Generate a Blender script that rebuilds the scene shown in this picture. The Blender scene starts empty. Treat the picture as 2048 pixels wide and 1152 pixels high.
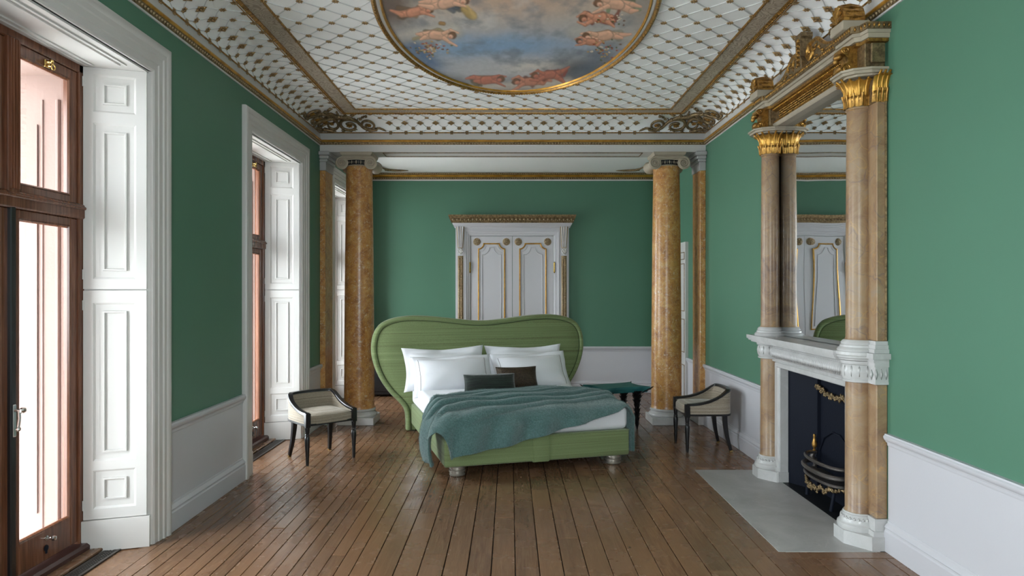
import bpy, bmesh, math, random
import numpy as np
from mathutils import Vector, Matrix
random.seed(7); np.random.seed(7)
PI = math.pi
SC = bpy.context.scene
COL = SC.collection
# ------------------------------------------------------------------ camera
EYE = 1.6
FPX = 2048 * 24 / 36.0
cam_d = bpy.data.cameras.new('camera'); cam = bpy.data.objects.new('camera', cam_d); COL.objects.link(cam)
cam_d.sensor_width = 36; cam_d.lens = 24
cam_d.shift_x = 4 / 2048; cam_d.shift_y = 4 / 2048
cam_d.clip_start = .05
cam.location = (0, 0, EYE); cam.rotation_euler = (PI / 2, 0, 0)
SC.camera = cam
# ------------------------------------------------------------------ daylight: bright overcast sky
wd = bpy.data.worlds.new('overcast'); SC.world = wd; wd.use_nodes = True
bg = wd.node_tree.nodes['Background']
bg.inputs[0].default_value = (0.86, 0.94, 1.0, 1); bg.inputs[1].default_value = 15.0
SC.view_settings.view_transform = 'Standard'; SC.view_settings.look = 'None'
SC.view_settings.gamma = 1; SC.view_settings.use_curve_mapping = False
SC.view_settings.exposure = 0.66
cy = SC.cycles
cy.use_denoising = True
cy.max_bounces = 14; cy.diffuse_bounces = 8; cy.glossy_bounces = 5; cy.transparent_max_bounces = 12
cy.sample_clamp_indirect = 8; cy.caustics_reflective = False; cy.caustics_refractive = False
# ------------------------------------------------------------------ room measures (metres; x right, y into the room, z up)
XL, XR = -2.26, 2.325
CX = (XL + XR) / 2
YC = 5.119                       # the room is symmetrical about this cross axis
YB = 8.11                        # front face of the far column beam
YE = 10.65                       # end wall
YN = 2 * YC - YE                 # near wall, behind the camera
WINS = [(2.855, 4.293), (5.944, 7.382), (8.747, 10.185), (0.053, 1.491)]
WTOP = 2.975
ZC = 3.608                       # flat ceiling
ZCOVE = 3.465; RUN = .354; RISE = ZC - ZCOVE
ZALC = 3.418                      # alcove ceiling
ZBEAM = 3.24
for k, (a, b) in enumerate(WINS):          # sampling portals for the sky in the window openings
    ld = bpy.data.lights.new('sky_portal', 'AREA'); ld.shape = 'RECTANGLE'; ld.size = 2.9; ld.size_y = b - a - .2
    ld.cycles.is_portal = True
    lo = bpy.data.objects.new('sky_portal', ld); COL.objects.link(lo)
    lo.location = (-2.68, (a + b) / 2, 1.5); lo.rotation_euler = (0, -PI / 2, 0)
NWX0, NWX1, NWZ0, NWZ1 = CX - .6, CX + .6, .9, 2.6     # unseen opening added in the near wall for front fill light
ld = bpy.data.lights.new('sky_portal', 'AREA'); ld.shape = 'RECTANGLE'; ld.size = NWX1 - NWX0; ld.size_y = NWZ1 - NWZ0; ld.cycles.is_portal = True
lo = bpy.data.objects.new('sky_portal', ld); COL.objects.link(lo); lo.location = (CX, YN - .22, (NWZ0 + NWZ1) / 2); lo.rotation_euler = (PI / 2, 0, 0)

# ------------------------------------------------------------------ helpers
class MB:
    def __init__(s, M=None): s.v = []; s.f = []; s.m = []; s.M = M; s.mi = 0
    def add(s, vs, fs):
        n = len(s.v)
        if s.M is not None: vs = [s.M @ Vector(p) for p in vs]
        s.v += [tuple(p) for p in vs]; s.f += [tuple(i + n for i in f) for f in fs]; s.m += [s.mi] * len(fs); return s
    def box(s, x0, x1, y0, y1, z0, z1):
        return s.add([(x0,y0,z0),(x1,y0,z0),(x1,y1,z0),(x0,y1,z0),(x0,y0,z1),(x1,y0,z1),(x1,y1,z1),(x0,y1,z1)],
                     [(3,2,1,0),(4,5,6,7),(0,1,5,4),(1,2,6,5),(2,3,7,6),(3,0,4,7)])
    def bbox(s, x0, x1, y0, y1, z0, z1, b=.004):
        """box with all edges chamfered"""
        vs = []; idx = {}
        for ix, X in ((0, x0), (1, x1)):
            for iy, Y in ((0, y0), (1, y1)):
                for iz, Z in ((0, z0), (1, z1)):
                    sx, sy, sz = (b if ix == 0 else -b), (b if iy == 0 else -b), (b if iz == 0 else -b)
                    for a, p in enumerate(((X, Y + sy, Z + sz), (X + sx, Y, Z + sz), (X + sx, Y + sy, Z))):
                        idx[(ix, iy, iz, a)] = len(vs); vs.append(p)
        g = lambda *k: idx[k]; fs = []
        for i in (0, 1):
            fs.append((g(i,0,0,0), g(i,1,0,0), g(i,1,1,0), g(i,0,1,0)))
            fs.append((g(0,i,0,1), g(1,i,0,1), g(1,i,1,1), g(0,i,1,1)))
            fs.append((g(0,0,i,2), g(1,0,i,2), g(1,1,i,2), g(0,1,i,2)))
            for j in (0, 1):
                fs.append((g(i,j,0,0), g(i,j,1,0), g(i,j,1,1), g(i,j,0,1)))
                fs.append((g(i,0,j,0), g(i,1,j,0), g(i,1,j,2), g(i,0,j,2)))
                fs.append((g(0,i,j,1), g(1,i,j,1), g(1,i,j,2), g(0,i,j,2)))
                for k in (0, 1): fs.append((g(i,j,k,0), g(i,j,k,1), g(i,j,k,2)))
        return s.add(vs, fs)
    def prism(s, poly, fn, c0, c1):
        n = len(poly); vs = [fn(a, b, c0) for a, b in poly] + [fn(a, b, c1) for a, b in poly]
        fs = [tuple(range(n))[::-1], tuple(range(n, 2 * n))] + [(i, (i + 1) % n, n + (i + 1) % n, n + i) for i in range(n)]
        return s.add(vs, fs)
    def lathe(s, prof, seg=32, c=(0, 0, 0), a0=0, a1=2 * PI, cap=True, rf=None):
        full = abs(a1 - a0 - 2 * PI) < 1e-6; na = seg if full else seg + 1; vs = []; fs = []
        for k, (r, z) in enumerate(prof):
            for i in range(na):
                a = a0 + (a1 - a0) * i / seg; q = r * (rf(a, k) if rf else 1)
                vs.append((c[0] + q * math.cos(a), c[1] + q * math.sin(a), c[2] + z))
        for k in range(len(prof) - 1):
            for i in range(seg):
                j = (i + 1) % na; fs.append((k * na + i, k * na + j, (k + 1) * na + j, (k + 1) * na + i))
        if cap:
            if prof[0][0] > 1e-6: fs.append(tuple(range(na))[::-1])
            if prof[-1][0] > 1e-6: fs.append(tuple(range((len(prof) - 1) * na, len(prof) * na)))
        return s.add(vs, fs)
    def tube(s, pts, r, seg=8, cap=True, closed=False, flat=1.0, up=None):
        P = [Vector(p) for p in pts]; n = len(P); vs = []; fs = []
        rr = r if isinstance(r, (list, tuple)) else [r] * n
        prev = None
        for i in range(n):
            t = (P[(i + 1) % n] - P[i - 1]) if (closed or 0 < i < n - 1) else (P[1] - P[0] if i == 0 else P[-1] - P[-2])
            t = t.normalized() if t.length > 1e-9 else Vector((0, 0, 1))
            if up is not None: a = Vector(up) - t * t.dot(Vector(up))
            elif prev is None: a = t.orthogonal()
            else: a = prev - t * prev.dot(t)
            a.normalize(); prev = a; b = t.cross(a)
            for k in range(seg):
                q = 2 * PI * k / seg + PI / seg
                vs.append(P[i] + (a * math.cos(q) * flat + b * math.sin(q)) * rr[i])
        m = n if closed else n - 1
        for i in range(m):
            j = (i + 1) % n
            for k in range(seg): fs.append((i * seg + k, i * seg + (k + 1) % seg, j * seg + (k + 1) % seg, j * seg + k))
        if cap and not closed: fs += [tuple(range(seg))[::-1], tuple(range((n - 1) * seg, n * seg))]
        return s.add(vs, fs)
    def ball(s, c, rx, ry=None, rz=None, seg=10, ring=6):
        ry = ry or rx; rz = rz or rx; vs = [(c[0], c[1], c[2] - rz)]; fs = []
        for i in range(1, ring):
            a = PI * i / ring - PI / 2
            for k in range(seg):
                q = 2 * PI * k / seg; vs.append((c[0] + rx * math.cos(a) * math.cos(q), c[1] + ry * math.cos(a) * math.sin(q), c[2] + rz * math.sin(a)))
        vs.append((c[0], c[1], c[2] + rz)); L = len(vs) - 1
        for k in range(seg):
            fs.append((0, 1 + (k + 1) % seg, 1 + k)); fs.append((L, L - seg + k, L - seg + (k + 1) % seg))
            for i in range(ring - 2):
                o = 1 + i * seg; fs.append((o + k, o + (k + 1) % seg, o + seg + (k + 1) % seg, o + seg + k))
        return s.add(vs, fs)
    def octa(s, c, X, Y, Z):
        c, X, Y, Z = Vector(c), Vector(X), Vector(Y), Vector(Z)
        return s.add([c + X, c + Y, c - X, c - Y, c + Z, c - Z], [(0,1,4),(1,2,4),(2,3,4),(3,0,4),(1,0,5),(2,1,5),(3,2,5),(0,3,5)])
    def sweep(s, prof, frames, closed=False, caps=True, closeprof=True):
        """prof: (o, p); frames: (origin, o-vector, p-vector)"""
        vs = []; fs = []; n = len(prof)
        for O, U, W in frames:
            O, U, W = Vector(O), Vector(U), Vector(W)
            vs += [O + U * o + W * p for o, p in prof]
        m = len(frames); 
        for i in range(m if closed else m - 1):
            j = (i + 1) % m
            for k in range(n if closeprof else n - 1): fs.append((i * n + k, i * n + (k + 1) % n, j * n + (k + 1) % n, j * n + k))
        if caps and not closed: fs += [tuple(range(n))[::-1], tuple(range((m - 1) * n, m * n))]
        return s.add(vs, fs)
    def mould(s, prof, A, B, out, mA=0, mB=0):
        """profile (projection, height) run from A to B; out = unit normal into the room; m* = mitre shift"""
        A, B = Vector(A), Vector(B); d = (B - A).normalized(); out = Vector(out); Z = Vector((0, 0, 1))
        return s.sweep(prof, [(A, out + d * mA, Z), (B, out - d * mB, Z)])
    def grid(s, P, wrapu=False):
        """P[i][j] points"""
        n, m = len(P), len(P[0]); vs = [p for row in P for p in row]; fs = []
        for i in range(n if wrapu else n - 1):
            for j in range(m - 1):
                k = (i + 1) % n; fs.append((i * m + j, k * m + j, k * m + j + 1, i * m + j + 1))
        return s.add(vs, fs)
    def mesh(s, name, mats=None, smooth=35, recalc=True):
        me = bpy.data.meshes.new(name); me.from_pydata(s.v, [], s.f)
        for m in (mats if isinstance(mats, (list, tuple)) else [mats]):
            if m: me.materials.append(m)
        me.polygons.foreach_set('material_index', s.m)
        if recalc:
            bm = bmesh.new(); bm.from_mesh(me); bmesh.ops.recalc_face_normals(bm, faces=bm.faces); bm.to_mesh(me); bm.free()
        if smooth:
            me.shade_smooth(); me.set_sharp_from_angle(angle=math.radians(smooth))
        me.update(); return me
    def build(s, name, mats, parent=None, smooth=35, world=True, recalc=True):
        return link(name, s.mesh(name, mats, smooth, recalc), parent, world)

def link(name, me, parent=None, world=True, mtx=None):
    o = bpy.data.objects.new(name, me); COL.objects.link(o)
    if parent is not None:
        o.parent = parent
        if world: o.location = -worldloc(parent)
    if mtx is not None:
        o.matrix_local = (Matrix.Translation(-worldloc(parent)) @ mtx) if (parent is not None and world) else mtx
    return o
def worldloc(o):
    v = Vector((0, 0, 0))
    while o is not None: v += o.location; o = o.parent
    return v
def tag(o, label=None, cat=None, group=None, kind=None):
    if label: o['label'] = label
    if cat: o['category'] = cat
    if group: o['group'] = group
    if kind: o['kind'] = kind
    return o
def empty(name, loc, label=None, cat=None, kind=None, rz=0, group=None):
    o = bpy.data.objects.new(name, None); COL.objects.link(o); o.location = loc; o.rotation_euler = (0, 0, rz); o.empty_display_size = .1
    return tag(o, label, cat, group, kind)
def copy_tree(o, parent=None):
    c = o.copy(); COL.objects.link(c); c.parent = parent
    for ch in list(o.children): copy_tree(ch, c)
    return c
def basis(o, x, y, z):
    x, y, z, o = Vector(x), Vector(y), Vector(z), Vector(o)
    return Matrix(((x.x, y.x, z.x, o.x), (x.y, y.y, z.y, o.y), (x.z, y.z, z.z, o.z), (0, 0, 0, 1)))
def spiral(c, r0, r1, turns, a0, sgn, n, U, V):
    c, U, V = Vector(c), Vector(U), Vector(V); out = []
    for i in range(n + 1):
        t = i / n; a = a0 + sgn * 2 * PI * turns * t; r = r0 + (r1 - r0) * t ** .85
        out.append(c + U * (r * math.cos(a)) + V * (r * math.sin(a)))
    return out
def lerp(a, b, t): return a + (b - a) * t
def interp(x, xs, ys): return float(np.interp(x, xs, ys))
def catmull(P, n):
    P = [Vector(p) for p in P]; out = []
    for i in range(len(P) - 1):
        p0, p1, p2, p3 = P[max(i - 1, 0)], P[i], P[i + 1], P[min(i + 2, len(P) - 1)]
        for k in range(n):
            t = k / n
            out.append(.5 * ((2 * p1) + (p2 - p0) * t + (2 * p0 - 5 * p1 + 4 * p2 - p3) * t * t + (3 * p1 - p0 - 3 * p2 + p3) * t ** 3))
    out.append(P[-1]); return out

# ------------------------------------------------------------------ materials
class NT:
    def __init__(s, name):
        s.m = bpy.data.materials.new(name); s.m.use_nodes = True; s.t = s.m.node_tree
        s.b = s.t.nodes['Principled BSDF']; s.out = s.t.nodes['Material Output']; s._co = {}
    def n(s, typ, ins=None, **props):
        nd = s.t.nodes.new(typ)
        for k, v in props.items(): setattr(nd, k, v)
        for k, v in (ins or {}).items(): s.set(nd.inputs[k], v)
        return nd
    def set(s, sock, v):
        if isinstance(v, bpy.types.NodeSocket): s.t.links.new(v, sock)
        elif isinstance(v, (tuple, list)) and len(v) == 3 and sock.type == 'RGBA': sock.default_value = (*v, 1)
        else: sock.default_value = v
    def co(s, scale=(1, 1, 1), kind='Object', rand=0):
        v = s.n('ShaderNodeNewGeometry').outputs['Position'] if kind == 'World' else s.n('ShaderNodeTexCoord').outputs[kind]
        if rand:
            oi = s.n('ShaderNodeObjectInfo'); w = s.n('ShaderNodeTexWhiteNoise', {'W': oi.outputs['Random']}, noise_dimensions='1D')
            sc = s.n('ShaderNodeVectorMath', {0: w.outputs['Color'], 1: (rand, rand, rand)}, operation='MULTIPLY')
            v = s.n('ShaderNodeVectorMath', {0: v, 1: sc.outputs[0]}, operation='ADD').outputs[0]
        return s.n('ShaderNodeMapping', {'Vector': v, 'Scale': scale}).outputs[0]
    def noise(s, v, scale=5, detail=4, rough=.55, dist=0):
        return s.n('ShaderNodeTexNoise', {'Vector': v, 'Scale': scale, 'Detail': detail, 'Roughness': rough, 'Distortion': dist}).outputs['Fac']
    def ramp(s, fac, stops, interp='LINEAR'):
        r = s.n('ShaderNodeValToRGB', {'Fac': fac}); e = r.color_ramp.elements; r.color_ramp.interpolation = interp
        while len(e) > len(stops): e.remove(e[-1])
        while len(e) < len(stops): e.new(.5)
        for k, (p, c) in enumerate(stops): e[k].position = p; e[k].color = (*c, 1) if len(c) == 3 else c
        return r.outputs['Color']
    def mix(s, fac, a, b, mode='MIX'):
        x = s.n('ShaderNodeMix', data_type='RGBA', blend_type=mode)
        s.set(x.inputs[0], fac); s.set(x.inputs[6], a); s.set(x.inputs[7], b); return x.outputs[2]
    def math(s, op, a, b=0, c=0): 
        x = s.n('ShaderNodeMath', {0: a, 1: b}, operation=op)
        if op in ('MULTIPLY_ADD', 'COMPARE'): s.set(x.inputs[2], c)
        return x.outputs[0]
    def bump(s, h, strength=.3, dist=.01):
        s.set(s.b.inputs['Normal'], s.n('ShaderNodeBump', {'Height': h, 'Strength': strength, 'Distance': dist}).outputs[0])
    def fin(s, col=None, rough=.5, metal=0, spec=None, coat=0, sheen=0, coatr=.1):
        if col is not None: s.set(s.b.inputs['Base Color'], col)
        s.set(s.b.inputs['Roughness'], rough); s.set(s.b.inputs['Metallic'], metal)
        if spec is not None: s.b.inputs['Specular IOR Level'].default_value = spec
        if coat: s.b.inputs['Coat Weight'].default_value = coat; s.b.inputs['Coat Roughness'].default_value = coatr
        if sheen: s.b.inputs['Sheen Weight'].default_value = sheen; s.b.inputs['Sheen Roughness'].default_value = .4
        return s.m
def paint(name, col, rough=.5, var=.06, sc=3, bump=.05):
    t = NT(name); v = t.co(); f = t.noise(v, sc, 5)
    c = t.mix(f, tuple(x * (1 - var) for x in col), tuple(min(1, x * (1 + var)) for x in col))
    if bump: t.bump(t.noise(v, 60, 4), bump, .004)
    return t.fin(c, rough)
M = {}
M['green'] = paint('wall_paint_green', (.077, .188, .122), .5, .05, 1.5, .05); M['green'].node_tree.nodes['Principled BSDF'].inputs['Specular IOR Level'].default_value = .35
M['white'] = paint('white_gloss_paint', (.57, .555, .53), .38, .03, 2, .05)
M['dado'] = paint('dado_paint', (.53, .525, .55), .42, .03, 2, .06)
M['ceil'] = paint('ceiling_plaster', (.90, .90, .885), .6, .02, 2, .05)
M['ribs'] = paint('shade_grey_rib_plaster', (.56, .56, .55), .7, .02, 2, 0)  # ribs and tracery greyed: their shade is put into the plaster colour
M['stone'] = paint('pale_stone_terrace', (.74, .72, .69), .8, .05, 2, .2)
M['sandstone'] = paint('pink_sandstone', (.215, .14, .115), .8, .12, 3, .2)
M['capital'] = paint('stone_capital', (.37, .315, .235), .55, .16, 12, .15)
M['greycap'] = paint('grey_stone_paint', (.40, .39, .38), .5, .05, 8, .1)
t = NT('blackened_iron'); t.bump(t.noise(t.co(), 60, 4), .2, .004); M['iron'] = t.fin((.007, .009, .016), .6, 0, .12)
M['polished_iron'] = NT('worn_iron').fin((.16, .145, .135), .38, .85)
t = NT('black_slate_and_recess_shade'); t.bump(t.noise(t.co(), 40, 4), .2, .004); M['slate'] = t.fin((.010, .011, .013), .42, 0, .2)
M['black'] = NT('black_lacquer').fin((.0085, .008, .0085), .28, 0)
M['shadow'] = paint('dark_void_under_boards', (.012, .009, .007), .9, 0, 3, 0)
M['chrome'] = NT('polished_nickel').fin((.62, .60, .58), .2, 1)
def goldm(name, hi, lo, rough=.36, sc=40, metal=.75):
    t = NT(name); v = t.co(); f = t.noise(v, sc, 5, .65)
    c = t.ramp(f, [(.34, lo), (.6, hi)]); t.bump(t.noise(v, sc * 2, 3), .25, .004)
    return t.fin(c, rough, metal)
M['gold'] = goldm('antique_gilding', (.50, .27, .062), (.155, .075, .02))
M['goldbright'] = goldm('bright_gilding', (.62, .33, .055), (.40, .19, .025), .33, 10, .55)
M['bronze'] = goldm('dull_bronze_gilding', (.31, .22, .115), (.115, .08, .043), .5)
M['giltcream'] = paint('pale_gilt_carving', (.36, .265, .15), .5, .35, 60, .2)
M['rosegilt'] = goldm('rosette_gilding', (.42, .27, .115), (.17, .105, .05), .45, 40, .45)
M['brass'] = NT('brass').fin((.62, .42, .14), .25, 1)
# scrolled frieze band
t = NT('scrolled_frieze_band'); v = t.co(); 
w = t.n('ShaderNodeTexVoronoi', {'Vector': t.n('ShaderNodeVectorMath', {0: v, 1: t.n('ShaderNodeTexNoise', {'Vector': v, 'Scale': 3.0}).outputs['Color']}, operation='ADD').outputs[0], 'Scale': 6.5}, feature='F1').outputs['Distance']
rings = t.math('SINE', t.math('MULTIPLY', w, 30.0)); rr = t.math('MULTIPLY_ADD', rings, .5, .5)
t.bump(rr, .3, .006); M['band'] = t.fin(t.ramp(rr, [(.12, (.27, .215, .16)), (.5, (.44, .37, .285))]), .6, 0)
# marbles
def marble(name, cols, sc, veins, vcol, rough=.22, patch=None):
    t = NT(name); v = t.co(rand=7)
    wv = t.n('ShaderNodeTexNoise', {'Vector': v, 'Scale': sc * .8, 'Detail': 3.0}).outputs['Color']
    off = t.n('ShaderNodeVectorMath', {0: wv, 1: (.35 / sc * 3,) * 3}, operation='MULTIPLY').outputs[0]
    vd = t.n('ShaderNodeVectorMath', {0: v, 1: off}, operation='ADD').outputs[0]
    f = t.noise(vd, sc, 8, .68, .6)
    c = t.ramp(f, cols)
    for k, (vs, th, amt) in enumerate(veins):
        e = t.n('ShaderNodeTexVoronoi', {'Vector': vd, 'Scale': vs}, feature='DISTANCE_TO_EDGE').outputs['Distance']
        mk = t.ramp(e, [(0, (1, 1, 1)), (th, (0, 0, 0))])
        br = t.ramp(t.noise(v, sc * 1.7 + k * 3, 4), [(.42, (0, 0, 0)), (.62, (1, 1, 1))])
        mk = t.math('MULTIPLY', t.math('MULTIPLY', mk, br), amt)
        c = t.mix(mk, c, vcol[k % len(vcol)])
    if patch:
        mk = t.ramp(t.noise(vd, patch[0], 6, .7), [(patch[1], (0, 0, 0)), (patch[1] + .06, (1, 1, 1))]); c = t.mix(t.math('MULTIPLY', mk, patch[3]), c, patch[2])
    return t.fin(c, rough)
M['siena'] = marble('siena_marble', [(.30, (.24, .092, .028)), (.46, (.44, .20, .052)), (.58, (.54, .285, .08)), (.72, (.58, .39, .17))], 9.5,
                    [(22, .06, .7), (45, .10, .6)], [(.60, .44, .27), (.21, .105, .07)], .3, (34, .575, (.62, .50, .36), .8))
M['siena_pale'] = marble('pale_siena_marble', [(.28, (.165, .10, .065)), (.43, (.27, .165, .092)), (.56, (.335, .225, .128)), (.72, (.295, .24, .195))], 4.2,
                    [(6, .03, .75), (13, .04, .6)], [(.17, .125, .115), (.50, .30, .10)], .33, (9, .62, (.52, .29, .10), .55))
M['marble'] = marble('white_statuary_marble', [(.3, (.42, .415, .40)), (.6, (.53, .525, .515)), (.8, (.58, .575, .565))], 3, [(3, .02, .3)], [(.42, .42, .42)], .25)
M['hearth'] = marble('grey_hearth_marble', [(.3, (.29, .28, .262)), (.5, (.355, .345, .33)), (.7, (.42, .412, .395))], 2.2, [(4, .02, .3), (9, .03, .2)], [(.33, .32, .31), (.6, .59, .57)], .42)
# floor boards
t = NT('old_varnished_floorboard'); 
v = t.co((1, .06, 1), 'World', 11); v2 = t.co((1, .25, 1), 'World', 11); v3 = t.co((1, 1, 1), 'World', 3)
g = t.noise(v, 55, 6, .7, .8); big = t.noise(v2, 5, 4, .6); oi = t.n('ShaderNodeObjectInfo').outputs['Random']
c = t.ramp(g, [(.28, (.095, .046, .024)), (.5, (.17, .088, .046)), (.72, (.245, .142, .082))])
c = t.mix(t.ramp(big, [(.38, (0, 0, 0)), (.66, (.55, .55, .55))]), c, (.105, .058, .033))
c = t.mix(t.math('MULTIPLY', oi, .6), c, (.225, .118, .060), 'MIX')
kn = t.n('ShaderNodeTexVoronoi', {'Vector': t.co((1, .55, 1), 'World', 9), 'Scale': 4.2}, feature='F1').outputs['Distance']
c = t.mix(t.ramp(kn, [(.018, (.7, .7, .7)), (.055, (0, 0, 0))]), c, (.04, .022, .014))
scr = t.ramp(t.noise(v3, 36, 6, .75, 1.5), [(.60, (0, 0, 0)), (.72, (.4, .4, .4))]); c = t.mix(scr, c, (.36, .27, .20))
t.bump(t.math('ADD', t.math('MULTIPLY', g, .6), t.math('MULTIPLY', t.noise(v3, 7, 3), .7)), .22, .006)
M['floor'] = t.fin(c, t.ramp(t.noise(v3, 4, 4), [(.3, (.15, .15, .15)), (.7, (.34, .34, .34))]), 0, .5)
# joinery timber
t = NT('red_brown_varnished_timber'); v = t.co((9, 9, .5)); g = t.noise(v, 6, 6, .65)
t.bump(g, .08, .004); M['timber'] = t.fin(t.ramp(g, [(.3, (.075, .027, .013)), (.55, (.145, .054, .026)), (.75, (.22, .095, .05))]), .26, 0, .5)
M['timber_dark'] = paint('dark_red_sill_paint', (.05, .017, .013), .35, .15, 6, .1)
# glass and mirror
t = NT('window_glass'); t.t.nodes.remove(t.b)
fr = t.n('ShaderNodeFresnel', {'IOR': 1.45}).outputs[0]; tr = t.n('ShaderNodeBsdfTransparent', {'Color': (.97, .98, .98, 1)}); gl = t.n('ShaderNodeBsdfGlossy', {'Roughness': .01})
mx = t.n('ShaderNodeMixShader', {0: fr}); t.t.links.new(tr.outputs[0], mx.inputs[1]); t.t.links.new(gl.outputs[0], mx.inputs[2]); t.t.links.new(mx.outputs[0], t.out.inputs[0]); M['glass'] = t.m
t = NT('old_mirror_glass'); t.bump(t.noise(t.co((1, 1, .25)), 3.2, 1), .006, .05); M['mirror'] = t.fin((.80, .84, .85), .015, 1)
# fabrics
def stripes(name, cols, zs, rough=.9, sheen=.25, fine=160, axis=2):
    t = NT(name); s1 = [.35, .35, .35]; s1[axis] = zs; v = t.co(tuple(s1)); f = t.noise(v, 1, 4, .7); s2 = [fine] * 3; s2[axis] = fine * 1.4
    v2 = t.co(tuple(s2)); f2 = t.noise(v2, 1, 2, .6)
    c = t.ramp(f, cols); c = t.mix(.38, c, t.ramp(f2, [(.25, cols[0][1]), (.75, cols[-1][1])])); t.bump(t.math('ADD', f, f2), .5, .004)
    return t.fin(c, rough, 0, .3, sheen=sheen)
M['bedgreen'] = stripes('green_striped_weave', [(.33, (.10, .098, .04)), (.41, (.15, .205, .078)), (.6, (.205, .285, .122)), (.75, (.33, .40, .21))], 62)
M['bedseam'] = NT('dark_green_seam').fin((.05, .075, .025), .9)
M['oat'] = stripes('oatmeal_striped_weave', [(.33, (.075, .055, .038)), (.45, (.28, .225, .16)), (.62, (.46, .40, .315))], 95, axis=2)
t = NT('white_cotton'); v = t.co(); t.bump(t.noise(v, 6, 4, .6), .25, .02); M['linen'] = t.fin((.79, .80, .83), .75, 0, .3, sheen=.15)
t = NT('taupe_stitching'); M['stitch'] = t.fin((.20, .18, .17), .8)
t = NT('teal_faux_fur'); v = t.co(); f = t.noise(v, 75, 5, .75); b = t.noise(v, 6, 3)
c = t.ramp(f, [(.32, (.030, .080, .074)), (.55, (.090, .190, .178)), (.75, (.20, .33, .315))]); c = t.mix(t.math('MULTIPLY', b, .4), c, (.17, .29, .28))
t.bump(f, .9, .012); M['fur'] = t.fin(c, .8, 0, .3, sheen=.7)
t = NT('dark_green_velvet'); v = t.co((1, 1, 1)); f = t.noise(t.co((3, 75, 3)), 1, 4, .8); t.bump(f, .8, .008)
M['velvet'] = t.fin(t.ramp(f, [(.38, (.004, .005, .004)), (.55, (.016, .027, .019)), (.8, (.032, .05, .036))]), .7, 0, .4, sheen=.6)
t = NT('bronze_scale_fabric'); v = t.co((1, .6, .3)); f = t.n('ShaderNodeTexVoronoi', {'Vector': v, 'Scale': 150.0}).outputs['Distance']; t.bump(f, .8, .006)
M['scale'] = t.fin(t.ramp(f, [(.15, (.105, .068, .03)), (.5, (.03, .018, .01))]), .42, .3, .5)
t = NT('teal_shagreen'); v = t.co(); f = t.n('ShaderNodeTexVoronoi', {'Vector': v, 'Scale': 120.0}).outputs['Distance']; t.bump(f, .3, .003)
M['teal'] = t.fin(t.ramp(t.noise(v, 7, 4), [(.35, (.012, .095, .10)), (.65, (.03, .165, .165))]), .36)
t = NT('champagne_silver_leaf'); v = t.co((2, 2, 60)); M['silver'] = t.fin(t.ramp(t.noise(v, 3, 4), [(.3, (.26, .23, .19)), (.7, (.58, .54, .47))]), .38, .75)
# ================================================================== THE ROOM
# ---- floor: boards one by one over a dark void
fl = MB().box(-2.62, 2.6, YN - .1, YE + .1, -.12, -.022).build('floor', M['shadow'], smooth=0)
tag(fl, 'old brown varnished floor of narrow and wide boards running to the end wall', 'floor', kind='structure')
pm = MB(); 
pm.add([(-.5,-.5,-1),(.5,-.5,-1),(.5,.5,-1),(-.5,.5,-1),(-.5,-.5,-.12),(.5,-.5,-.12),(.5,.5,-.12),(-.5,.5,-.12),(-.487,-.4985,0),(.487,-.4985,0),(.487,.4985,0),(-.487,.4985,0)],
       [(3,2,1,0),(8,9,10,11),(0,1,5,4),(1,2,6,5),(2,3,7,6),(3,0,4,7),(4,5,9,8),(5,6,10,9),(6,7,11,10),(7,4,8,11)])
plank_me = pm.mesh('plank', M['floor'], smooth=0)
HX0, HY0, HY1 = 1.64, 4.17, 6.07          # hearth slab
def plank(x0, x1, y0, y1, dz=0):
    o = bpy.data.objects.new('plank', plank_me); COL.objects.link(o); o.parent = fl
    o.location = ((x0 + x1) / 2, (y0 + y1) / 2, dz); o.scale = (x1 - x0, y1 - y0, .02)
rows = []; x = XL - .03
while x < -.80 - .04: rows.append((x, x + .0866)); x += .0866
rows[-1] = (rows[-1][0], -.797); x = -.797
while x < XR - .02: rows.append((x, min(x + .138, XR))); x += .138
for (x0, x1) in rows:
    g = random.uniform(.003, .0062); narrow = x1 - x0 < .1
    spans = [(YN, YE)]
    if x1 > HX0 - .085:
        if x0 < HX0: spans = [(YN, HY0 - .1), (HY1 + .08, YE)] if x0 > HX0 - .07 else [(YN, YE)]
        else: spans = [(YN, HY0 - .1), (HY1 + .08, YE)]
    for (s0, s1) in spans:
        y = s0 + (random.uniform(-2.5, -.3) if s0 == YN else 0)
        while y < s1 - .05:
            L = random.uniform(2.6, 4.4) if narrow else random.uniform(1.7, 3.6)
            y1 = min(y + L, s1)
            if s1 - y1 < .5: y1 = s1
            if y1 > .3: plank(x0 + g / 2, x1 - g / 2, max(y, s0) + .001, y1 - .001, random.uniform(-.0015, 0))
            y = y1
plank(HX0 - .06, XR - .02, HY0 - .096, HY0 - .004); plank(HX0 - .06, XR - .02, HY1 + .004, HY1 + .076)
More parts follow.
